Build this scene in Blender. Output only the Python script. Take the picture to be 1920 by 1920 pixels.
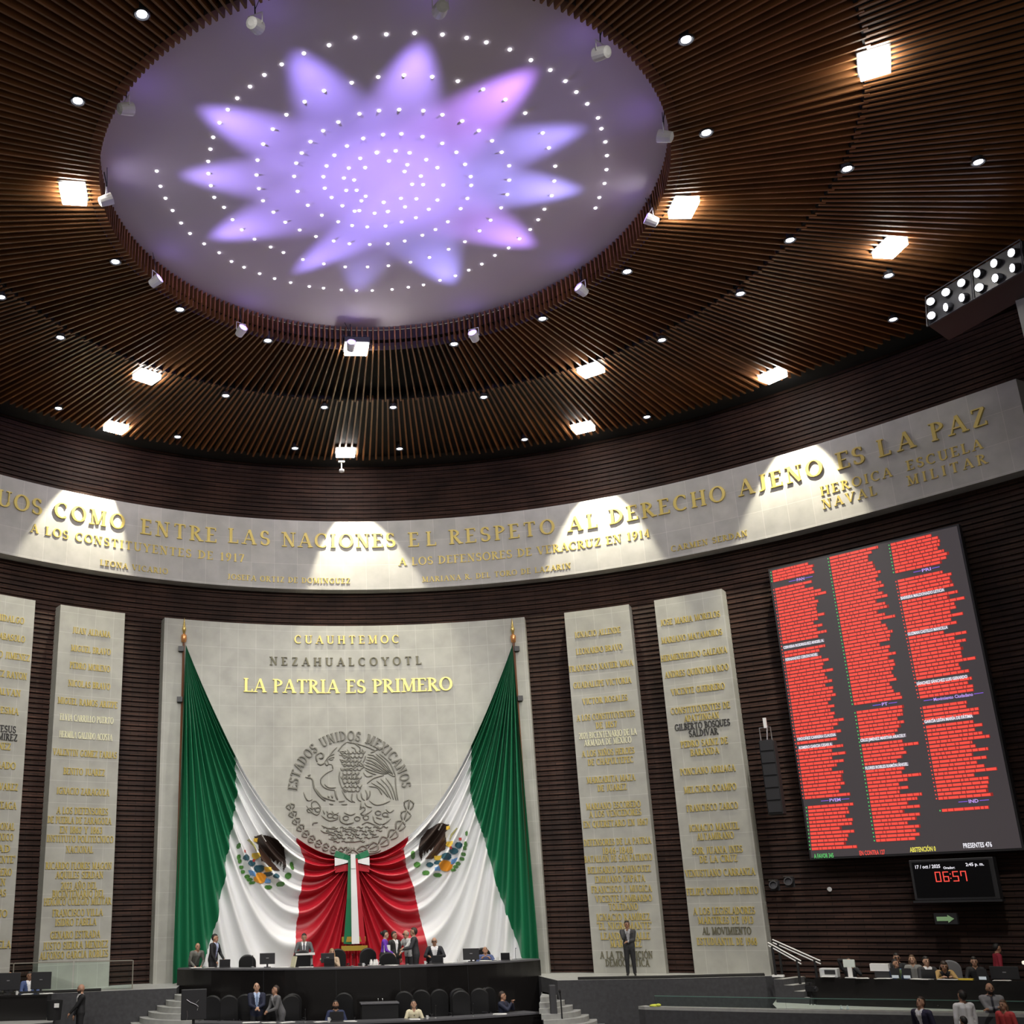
import bpy, bmesh, math, random
from math import sin, cos, pi, atan2, hypot, radians, sqrt, exp
from mathutils import Vector, Matrix
import numpy as np
for o in list(bpy.data.objects): bpy.data.objects.remove(o)
SC = bpy.context.scene
COL = SC.collection
rng = random.Random(7)

# ------------------------------------------------------------------ camera
def add_camera():
    yaw, pit, rol = 0.0814, 0.3135, -0.0219
    fw = Vector((sin(yaw)*cos(pit), cos(yaw)*cos(pit), sin(pit)))
    r = Vector((cos(yaw), -sin(yaw), 0)); u = r.cross(fw)
    r2 = r*cos(rol)+u*sin(rol); u2 = u*cos(rol)-r*sin(rol)
    cd = bpy.data.cameras.new('camera'); co = bpy.data.objects.new('camera', cd); COL.objects.link(co)
    m = Matrix((( r2.x, u2.x, -fw.x, -3.101), (r2.y, u2.y, -fw.y, -20.142), (r2.z, u2.z, -fw.z, 2.352), (0,0,0,1)))
    co.matrix_world = m
    cd.sensor_width = 36; cd.sensor_fit = 'HORIZONTAL'; cd.lens = 2059.8/1920*36
    cd.shift_x = 0.1568; cd.shift_y = 0.0387; cd.clip_end = 300
    SC.camera = co
add_camera()
# ------------------------------------------------------------------ world, exposure
w = bpy.data.worlds.new('world'); SC.world = w; w.use_nodes = True
w.node_tree.nodes['Background'].inputs[0].default_value = (1, .93, .86, 1)
w.node_tree.nodes['Background'].inputs[1].default_value = 0.30
SC.view_settings.view_transform = 'Standard'; SC.view_settings.look = 'None'
SC.view_settings.exposure = 0.0; SC.view_settings.gamma = 1; SC.view_settings.use_curve_mapping = False
# ------------------------------------------------------------------ the hall's big lamps
def spot(name, loc, target, power, size, blend, color, radius=.3):
    d = bpy.data.lights.new(name, 'SPOT'); d.energy = power; d.spot_size = radians(size); d.spot_blend = blend
    d.color = color; d.shadow_soft_size = radius
    o = bpy.data.objects.new(name, d); COL.objects.link(o); o.location = loc
    o.rotation_euler = (Vector(target)-Vector(loc)).to_track_quat('-Z', 'Y').to_euler()
    return o
for i, (x, y) in enumerate([(-12,-6),(-4,-10),(4,-10),(12,-6)]):
    spot('hall_floodlight', (x, y, 19.3), (x*.6, 20, 6.5), 5000, 62, .6, (1,.96,.90), .5)
# ceiling floodlights thrown on the flags and slabs
for p, t, pw, sz in [((-7.21,14.28,19.5),(1.5,20.5,4.5),3600,64), ((8.06,13.28,19.5),(-1.5,20.5,4.5),3600,64), ((14.46,5.54,19.5),(11,17,5),5600,60), ((-8.07,4.33,19.5),(-11.5,18,5),5600,60), ((-.15,12.31,19.5),(0,17,0),2600,70), ((10.25,-1.34,19.5),(14.5,9.5,-.5),5200,40)]:
    spot('ceiling_floodlight', p, t, pw, sz, .7, (1,.96,.88), .35)
# lamps near the wall that graze the frieze: sharp pools of light
for (x, y), (tx, ty), pw in [((-8.75,18.31),(-10.3,19.6),900), ((.07,20.47),(.75,22.05),900), ((9.04,17.8),(9.75,19.25),900), ((14.53,13.26),(15.35,14.4),900)]:
    spot('frieze_floodlight', (x, y, 19.25), (tx, ty, 14.9), pw*3.6, 55, .3, (1,.94,.72), .06)

# ------------------------------------------------------------------ helpers
MATS = {}
def mat(name, col, rough=.6, metal=0., emit=None, estr=1., noise=0., nscale=4., bump=0., spec=.5, island=0.):
    if name in MATS: return MATS[name]
    m = bpy.data.materials.new(name); m.use_nodes = True; nt = m.node_tree; b = nt.nodes['Principled BSDF']
    b.inputs['Base Color'].default_value = (*col, 1); b.inputs['Roughness'].default_value = rough
    b.inputs['Metallic'].default_value = metal; b.inputs['Specular IOR Level'].default_value = spec
    if emit: b.inputs['Emission Color'].default_value = (*emit, 1); b.inputs['Emission Strength'].default_value = estr
    if noise or bump or island:
        tc = nt.nodes.new('ShaderNodeTexCoord'); n = nt.nodes.new('ShaderNodeTexNoise')
        n.inputs['Scale'].default_value = nscale; n.inputs['Detail'].default_value = 4
        nt.links.new(tc.outputs['Object'], n.inputs['Vector'])
        fac = n.outputs['Fac']
        if island:
            g = nt.nodes.new('ShaderNodeNewGeometry'); mx = nt.nodes.new('ShaderNodeMath'); mx.operation = 'MULTIPLY_ADD'
            nt.links.new(g.outputs['Random Per Island'], mx.inputs[0]); mx.inputs[1].default_value = island
            nt.links.new(fac, mx.inputs[2]); fac = mx.outputs[0]
        if noise or island:
            mr = nt.nodes.new('ShaderNodeMapRange'); mr.inputs[1].default_value = .3; mr.inputs[2].default_value = .7+island
            mr.inputs[3].default_value = 1-noise; mr.inputs[4].default_value = 1+noise
            nt.links.new(fac, mr.inputs[0])
            h = nt.nodes.new('ShaderNodeMix'); h.data_type = 'RGBA'; h.blend_type = 'MULTIPLY'; h.inputs['Factor'].default_value = 1
            h.inputs[6].default_value = (*col, 1)
            nt.links.new(mr.outputs[0], h.inputs[7]); nt.links.new(h.outputs[2], b.inputs['Base Color'])
        if bump:
            bp = nt.nodes.new('ShaderNodeBump'); bp.inputs['Strength'].default_value = bump; bp.inputs['Distance'].default_value = .02
            nt.links.new(n.outputs['Fac'], bp.inputs['Height']); nt.links.new(bp.outputs[0], b.inputs['Normal'])
    MATS[name] = m
    return m

def stone_mat(name, c1, c2, cm, tw, th, rough=.55):
    m = bpy.data.materials.new(name); m.use_nodes = True; nt = m.node_tree; b = nt.nodes['Principled BSDF']
    uv = nt.nodes.new('ShaderNodeUVMap'); br = nt.nodes.new('ShaderNodeTexBrick'); br.offset = 0.; br.squash = 1
    br.inputs['Color1'].default_value = (*c1,1); br.inputs['Color2'].default_value = (*c2,1); br.inputs['Mortar'].default_value = (*cm,1)
    br.inputs['Scale'].default_value = 1; br.inputs['Mortar Size'].default_value = .012; br.inputs['Mortar Smooth'].default_value = .6
    br.inputs['Brick Width'].default_value = tw; br.inputs['Row Height'].default_value = th
    nt.links.new(uv.outputs[0], br.inputs['Vector'])
    n = nt.nodes.new('ShaderNodeTexNoise'); n.inputs['Scale'].default_value = 1.6; n.inputs['Detail'].default_value = 6
    nt.links.new(uv.outputs[0], n.inputs['Vector'])
    mr = nt.nodes.new('ShaderNodeMapRange'); mr.inputs[1].default_value = .3; mr.inputs[2].default_value = .7; mr.inputs[3].default_value = .88; mr.inputs[4].default_value = 1.08
    nt.links.new(n.outputs['Fac'], mr.inputs[0])
    h = nt.nodes.new('ShaderNodeMix'); h.data_type = 'RGBA'; h.blend_type = 'MULTIPLY'; h.inputs['Factor'].default_value = 1
    nt.links.new(br.outputs['Color'], h.inputs[6]); nt.links.new(mr.outputs[0], h.inputs[7]); nt.links.new(h.outputs[2], b.inputs['Base Color'])
    b.inputs['Roughness'].default_value = rough
    MATS[name] = m
    return m

class MB:
    def __init__(s): s.v=[]; s.f=[]; s.m=[]; s.uv=None
    def add(s, vs, fs, mi=0):
        o=len(s.v); s.v += [tuple(v) for v in vs]; s.f += [tuple(i+o for i in f) for f in fs]; s.m += [mi]*len(fs); return s
    def box(s, c, d, rot=0., mi=0, M=None):
        x,y,z = d[0]/2,d[1]/2,d[2]/2
        vs=[(a*x,b*y,e*z) for e in(-1,1) for b in(-1,1) for a in(-1,1)]
        cr,sr=cos(rot),sin(rot)
        vs=[(c[0]+a*cr-b*sr, c[1]+a*sr+b*cr, c[2]+e) for a,b,e in vs]
        if M: vs=[M@Vector(v) for v in vs]
        return s.add(vs,[(0,2,3,1),(4,5,7,6),(0,1,5,4),(2,6,7,3),(0,4,6,2),(1,3,7,5)],mi)
    def tube(s, pts, r, n=6, mi=0, cap=True):
        pts=[Vector(p) for p in pts]; rs=r if isinstance(r,(list,tuple)) else [r]*len(pts); vs=[]; fs=[]
        up=None
        for i,p in enumerate(pts):
            d=(pts[min(i+1,len(pts)-1)]-pts[max(i-1,0)])
            d=d.normalized() if d.length>1e-9 else Vector((0,0,1))
            if up is None: up=Vector((0,0,1)) if abs(d.z)<.9 else Vector((1,0,0))
            a=d.cross(up)
            if a.length<1e-6: a=d.orthogonal()
            a.normalize(); b=d.cross(a).normalized(); up=-b if False else up
            for k in range(n):
                t=2*pi*k/n; vs.append(p+a*cos(t)*rs[i]+b*sin(t)*rs[i])
        for i in range(len(pts)-1):
            for k in range(n):
                k2=(k+1)%n; fs.append((i*n+k,(i+1)*n+k,(i+1)*n+k2,i*n+k2))
        if cap: fs.append(tuple(range(n))); fs.append(tuple(reversed(range((len(pts)-1)*n,len(pts)*n))))
        return s.add(vs,fs,mi)
    def lathe(s, prof, c=(0,0,0), n=16, mi=0, M=None):
        vs=[]; fs=[]
        for r,z in prof:
            for k in range(n):
                t=2*pi*k/n; v=Vector((r*cos(t),r*sin(t),z)); v=M@v if M else v; vs.append((v[0]+c[0],v[1]+c[1],v[2]+c[2]))
        L=len(prof)
        for i in range(L-1):
            for k in range(n):
                k2=(k+1)%n; fs.append((i*n+k,i*n+k2,(i+1)*n+k2,(i+1)*n+k))
        fs.append(tuple(reversed(range(n)))); fs.append(tuple(range((L-1)*n,L*n)))
        return s.add(vs,fs,mi)
    def ell(s, c, r, n=12, m=8, mi=0, M=None):
        vs=[]; fs=[]
        for j in range(m+1):
            ph=-pi/2+pi*j/m
            for k in range(n):
                t=2*pi*k/n; v=Vector((r[0]*cos(ph)*cos(t)+c[0], r[1]*cos(ph)*sin(t)+c[1], r[2]*sin(ph)+c[2]))
                vs.append(M@v if M else v)
        for j in range(m):
            for k in range(n):
                k2=(k+1)%n; fs.append((j*n+k,j*n+k2,(j+1)*n+k2,(j+1)*n+k))
        return s.add(vs,fs,mi)
    def prism(s, poly, z0, z1, mi=0, M=None):
        n=len(poly); vs=[Vector((x,y,z)) for z in(z0,z1) for x,y in poly]
        if M: vs=[M@v for v in vs]
        fs=[tuple(reversed(range(n))),tuple(range(n,2*n))]+[(k,(k+1)%n,n+(k+1)%n,n+k) for k in range(n)]
        return s.add(vs,fs,mi)
    def build(s, name, mats, parent=None, smooth=False, bevel=0., loc=None, rz=0.):
        me=bpy.data.meshes.new(name); me.from_pydata(s.v,[],s.f)
        mats=mats if isinstance(mats,(list,tuple)) else [mats]
        for m in mats: me.materials.append(m)
        if len(mats)>1: me.polygons.foreach_set('material_index', s.m)
        if s.uv:
            l=me.uv_layers.new(name='UVMap')
            for lp in me.loops: l.data[lp.index].uv=s.uv[lp.vertex_index]
        if smooth: me.polygons.foreach_set('use_smooth',[True]*len(s.f))
        me.update()
        o=bpy.data.objects.new(name,me); COL.objects.link(o)
        if parent: o.parent=parent
        if loc is not None: o.location=loc
        if rz: o.rotation_euler=(0,0,rz)
        if bevel:
            bm=o.modifiers.new('bevel','BEVEL'); bm.width=bevel; bm.segments=2; bm.limit_method='ANGLE'
        return o
def tag(o, label=None, cat=None, group=None, kind=None):
    if label: o['label']=label
    if cat: o['category']=cat
    if group: o['group']=group
    if kind: o['kind']=kind
    return o
def thing(name, label, cat, loc=(0,0,0), rz=0., group=None):
    o=bpy.data.objects.new(name,None); COL.objects.link(o); o.location=loc; o.rotation_euler=(0,0,rz); o.empty_display_size=.2
    return tag(o,label,cat,group)
def struct(o): o['kind']='structure'; return o
def copy_tree(o, parent=None):
    c=o.copy(); COL.objects.link(c)
    if parent: c.parent=parent
    for ch in list(o.children): copy_tree(ch,c)
    return c

# plan of the hall's curved wall
RW,K2,K4=22.666,-.1077,.0693
def rho(A,off=0.): return RW*(1+K2*A*A+K4*A**4)-off
def wp(A,off,z): r=rho(A,off); return Vector((r*sin(A),r*cos(A),z))
_AT=np.linspace(-1.3,1.3,2601); _XT=np.array([rho(a,.56)*sin(a) for a in _AT])
def ang_at_x(x): return float(np.interp(x,_XT,_AT))
def surf(x,z,off):
    A=ang_at_x(x); p=wp(A,off,z); return p
def slab(a0,a1,z0,z1,off_f,off_b,n,name,m,parent=None,bevel=.0):
    b=MB(); uv=[]
    ks=[a0+(a1-a0)*i/n for i in range(n+1)]
    zs=[z0,z1]
    for off in (off_f,off_b):
        for z in zs:
            for A in ks: b.v.append(tuple(wp(A,off,z))); uv.append((RW*A,z))
    N=n+1; F=lambda o,z,i:(o*2+z)*N+i
    for i in range(n):
        b.f.append((F(0,0,i),F(0,0,i+1),F(0,1,i+1),F(0,1,i)))
        b.f.append((F(1,0,i+1),F(1,0,i),F(1,1,i),F(1,1,i+1)))
        b.f.append((F(0,1,i),F(0,1,i+1),F(1,1,i+1),F(1,1,i)))
        b.f.append((F(0,0,i+1),F(0,0,i),F(1,0,i),F(1,0,i+1)))
    b.f.append((F(0,0,0),F(0,1,0),F(1,1,0),F(1,0,0))); b.f.append((F(0,0,n),F(1,0,n),F(1,1,n),F(0,1,n)))
    b.m=[0]*len(b.f); b.uv=uv
    return b.build(name,m,parent,bevel=bevel)
# ------------------------------------------------------------------ a serif letter drawn stroke by stroke
def _arc(cx,cy,rx,ry,a0,a1,n=9): return [(cx+rx*cos(radians(a0+(a1-a0)*i/n)),cy+ry*sin(radians(a0+(a1-a0)*i/n))) for i in range(n+1)]
TK,TN=.165,.065
GL={}
def G(ch,w,*st): GL[ch]=(w,st)
V=lambda x,y0=0,y1=1:('T',[(x,y0),(x,y1)])
H=lambda x0,x1,y:('t',[(x0,y),(x1,y)])
S=lambda x,y:('s',[(x-.15,y+(.025 if y<.5 else -.025)),(x+.15,y+(.025 if y<.5 else -.025))])
E_=lambda x,y,d:('s',[(x,y),(x,y+d)])
G('A',.78,('t',[(.06,0),(.39,1)]),('T',[(.39,1),(.7,0)]),H(.18,.58,.33),S(.08,0),S(.7,0))
G('B',.62,V(.14),('a',_arc(.14,.76,.36,.23,90,-90)),('a',_arc(.14,.27,.42,.25,90,-90)),S(.1,0),S(.1,1))
G('C',.74,('a',_arc(.42,.5,.36,.48,48,312,14)),E_(.66,.72,.22))
G('D',.74,V(.14),('a',_arc(.16,.5,.5,.475,90,-90,12)),S(.1,0),S(.1,1))
G('E',.6,V(.14),H(.14,.54,.97),H(.14,.44,.52),H(.14,.56,.03),E_(.54,.8,.2),E_(.57,0,.22),S(.1,0),S(.1,1))
G('F',.56,V(.14),H(.14,.52,.97),H(.14,.42,.52),E_(.52,.8,.2),S(.14,0),S(.1,1))
G('G',.78,('a',_arc(.42,.5,.36,.48,48,300,14)),('T',[(.66,.05),(.66,.42)]),S(.66,.42),E_(.66,.74,.2))
G('H',.8,V(.14),V(.66),H(.14,.66,.5),S(.14,0),S(.14,1),S(.66,0),S(.66,1))
G('I',.34,V(.17),S(.17,0),S(.17,1))
G('J',.46,V(.3,.2,1),('a',_arc(.14,.2,.16,.2,0,-120,6)),S(.3,1))
G('L',.58,V(.14),H(.14,.54,.03),E_(.55,0,.22),S(.14,0),S(.14,1))
G('M',.94,('t',[(.14,0),(.14,1)]),('T',[(.14,1),(.46,.05)]),('t',[(.46,.05),(.78,1)]),V(.8),S(.12,0),S(.12,1),S(.8,0),S(.8,1))
G('N',.8,('t',[(.13,0),(.13,1)]),('T',[(.13,1),(.66,0)]),('t',[(.66,0),(.66,1)]),S(.13,0),S(.1,1),S(.66,1))
G('O',.82,('a',_arc(.41,.5,.36,.48,0,360,18)))
G('P',.58,V(.14),('a',_arc(.14,.74,.38,.24,90,-90)),S(.14,0),S(.1,1))
G('Q',.82,('a',_arc(.41,.5,.36,.48,0,360,18)),('T',[(.42,.22),(.72,-.12)]))
G('R',.7,V(.14),('a',_arc(.14,.75,.36,.23,90,-90)),('T',[(.3,.5),(.64,0)]),S(.12,0),S(.1,1),S(.66,0))
G('S',.56,('a',_arc(.28,.73,.2,.24,30,270,9)+_arc(.28,.26,.22,.24,90,-150,9)[1:]),E_(.46,.76,.2),E_(.07,.06,.2))
G('T',.7,V(.35),H(.04,.66,.97),E_(.05,.8,.2),E_(.65,.8,.2),S(.35,0))
G('U',.78,V(.14,.3,1),('a',_arc(.39,.3,.25,.28,180,360,9)),('t',[(.64,.3),(.64,1)]),S(.14,1),S(.64,1))
G('V',.76,('T',[(.07,1),(.38,0)]),('t',[(.38,0),(.69,1)]),S(.09,1),S(.67,1))
G('X',.76,('T',[(.08,1),(.68,0)]),('t',[(.08,0),(.68,1)]),S(.1,1),S(.66,1),S(.1,0),S(.66,0))
G('Y',.74,('T',[(.07,1),(.37,.48)]),('t',[(.67,1),(.37,.48)]),V(.37,0,.5),S(.09,1),S(.65,1),S(.37,0))
G('Z',.66,H(.08,.6,.97),('T',[(.56,.97),(.1,.03)]),H(.06,.6,.03),E_(.08,.8,.2),E_(.6,0,.2))
G('1',.4,V(.22),('t',[(.08,.82),(.22,1)]),S(.22,0))
G('2',.56,('a',_arc(.28,.72,.2,.26,160,-30,8)+[(.08,.05)]),H(.06,.52,.04))
G('3',.54,('a',_arc(.25,.75,.19,.23,150,-90,8)),('a',_arc(.25,.27,.22,.25,90,-150,8)))
G('4',.58,V(.4),('t',[(.4,1),(.04,.3)]),H(.04,.54,.3),S(.4,0))
G('5',.54,('T',[(.14,.96),(.12,.55)]),H(.14,.46,.95),('a',_arc(.24,.3,.22,.28,110,-150,9)))
G('6',.56,('a',_arc(.28,.3,.2,.28,0,360,12)),('a',[(.09,.35),(.14,.7),(.42,1)]))
G('7',.52,H(.06,.5,.95),('T',[(.48,.95),(.2,0)]),E_(.07,.78,.2))
G('8',.56,('a',_arc(.28,.75,.17,.23,0,360,12)),('a',_arc(.28,.27,.21,.26,0,360,12)))
G('9',.56,('a',_arc(.28,.7,.2,.28,0,360,12)),('a',[(.47,.65),(.42,.3),(.14,0)]))
G('0',.56,('a',_arc(.28,.5,.22,.48,0,360,14)))
G('.',.2,('T',[(.1,0),(.1,.14)])); G('-',.4,H(.05,.35,.42)); G('"',.26,('t',[(.07,1.05),(.07,.78)]),('t',[(.19,1.05),(.19,.78)]))
for a,b,x in (('Í','I',.17),('É','E',.32),('Ó','O',.41),('Á','A',.39)): GL[a]=(GL[b][0],GL[b][1]+(('t',[(x-.04,1.06),(x+.12,1.26)]),))
GL['Ñ']=(GL['N'][0],GL['N'][1]+(('t',[(.2,1.12),(.33,1.2),(.46,1.1),(.58,1.18)]),))
def strokes(text, space=.42, track=.1):
    x=0; L=[]
    for ch in text:
        if ch==' ': x+=space; continue
        w,st=GL[ch]
        L.append((x,w,st)); x+=w+track
    return L, max(x-track,.1)
def ribbon(pts, ty):
    # quads (left pts, right pts)
    P=[]
    n=len(pts)
    for i,(x,y) in enumerate(pts):
        a=pts[max(i-1,0)]; b=pts[min(i+1,n-1)]
        if n>3 and pts[0]==pts[-1] or (n>3 and hypot(pts[0][0]-pts[-1][0],pts[0][1]-pts[-1][1])<1e-6):
            a=pts[(i-1)%(n-1)]; b=pts[(i+1)%(n-1)]
        dx,dy=b[0]-a[0],b[1]-a[1]; l=hypot(dx,dy) or 1; dx/=l; dy/=l
        w=TK if ty=='T' else TN if ty in 'ts' else TN+(TK-TN)*abs(dy)**1.3
        P.append(((x-dy*w/2,y+dx*w/2),(x+dy*w/2,y-dx*w/2)))
    return P
def letter_mesh(text, mapf, width, cap, depth, track=.1, space=.42):
    """mapf(u,v,d) -> point ; text spans u in [0,width]; returns MB"""
    b=MB(); L,w=strokes(text,space,track)
    sx=width/w
    if sx>cap*1.12:              # widely spaced: letters keep their shape, gaps grow
        n=max(len([c for c in text])-1,1); extra=(width-w*cap*1.12)/n/(cap*1.12)
        L,w=strokes(text,space+extra,track+extra); sx=width/w
    for x,lw,st in L:
        for ty,pts in st:
            P=ribbon(pts,ty); vs=[]; n=len(P)
            for d in (depth,0):
                for l,r in P:
                    vs.append(mapf((x+l[0])*sx,l[1]*cap,d)); vs.append(mapf((x+r[0])*sx,r[1]*cap,d))
            fs=[]
            for i in range(n-1):
                a=2*i; fs.append((a,a+1,a+3,a+2)); o=2*n
                fs.append((a,a+2,o+a+2,o+a)); fs.append((a+3,a+1,o+a+1,o+a+3))
            fs.append((0,2*n,2*n+1,1)); e=2*n-2; fs.append((e,e+1,2*n+e+1,2*n+e))
            b.add(vs,fs)
    return b
def wall_text(name,text,A0,A1,z,cap,off,m,parent,depth=.04):
    W=rho((A0+A1)/2,off)*(A1-A0)
    f=lambda u,v,d: wp(A0+(A1-A0)*u/W,off+d,z+v)
    return letter_mesh(text,f,W,cap,depth).build(name,m,parent)
# world positions measured in metres
BAND = [[('INDIVIDUOS', -0.8027, -0.5532, 16.2, 0), ('COMO', -0.5299, -0.4028, 16.25, 0), ('ENTRE', -0.3713, -0.2334, 16.2, 0), ('LAS', -0.2108, -0.1353, 16.25, 0), ('NACIONES', -0.1117, 0.0963, 16.24, 0), ('EL', 0.1218, 0.1718, 16.23, 0), ('RESPETO', 0.1968, 0.3886, 16.24, 0), ('AL', 0.4148, 0.4669, 16.2, 0), ('DERECHO', 0.4903, 0.696, 16.23, 0), ('AJENO', 0.721, 0.8624, 16.24, 0), ('ES', 0.8877, 0.9303, 16.23, 0), ('LA', 0.9532, 1.0079, 16.24, 0), ('PAZ', 1.0335, 1.1125, 16.23, 0)], [('A LOS CONSTITUYENTES DE 1917', -0.5697, -0.1821, 15.49, 0), ('A LOS DEFENSORES DE VERACRUZ EN 1914', 0.102, 0.5575, 15.45, 0), ('HEROICA', 0.8536, 0.9664, 15.49, 0), ('NAVAL', 0.8534, 0.9391, 15.01, 0), ('ESCUELA', 0.9902, 1.0984, 15.52, 0), ('MILITAR', 0.9869, 1.0997, 15.01, 0)], [('LEONA VICARIO', -0.4424, -0.3203, 14.71, 0), ('JOSEFA ORTIZ DE DOMINGUEZ', -0.2119, 0.012, 14.74, 0), ('MARIANA R. DEL TORO DE LAZARIN', 0.1435, 0.4124, 14.72, 0), ('CARMEN SERDAN', 0.5918, 0.7243, 14.72, 0)]]
CENTER_TXT = [('CUAUHTEMOC', -0.09, 0.097, 12.26, 0), ('NEZAHUALCOYOTL', -0.1338, 0.1354, 11.38, 2), ('LA PATRIA ES PRIMERO', -0.1798, 0.1879, 10.3, 1)]
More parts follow.
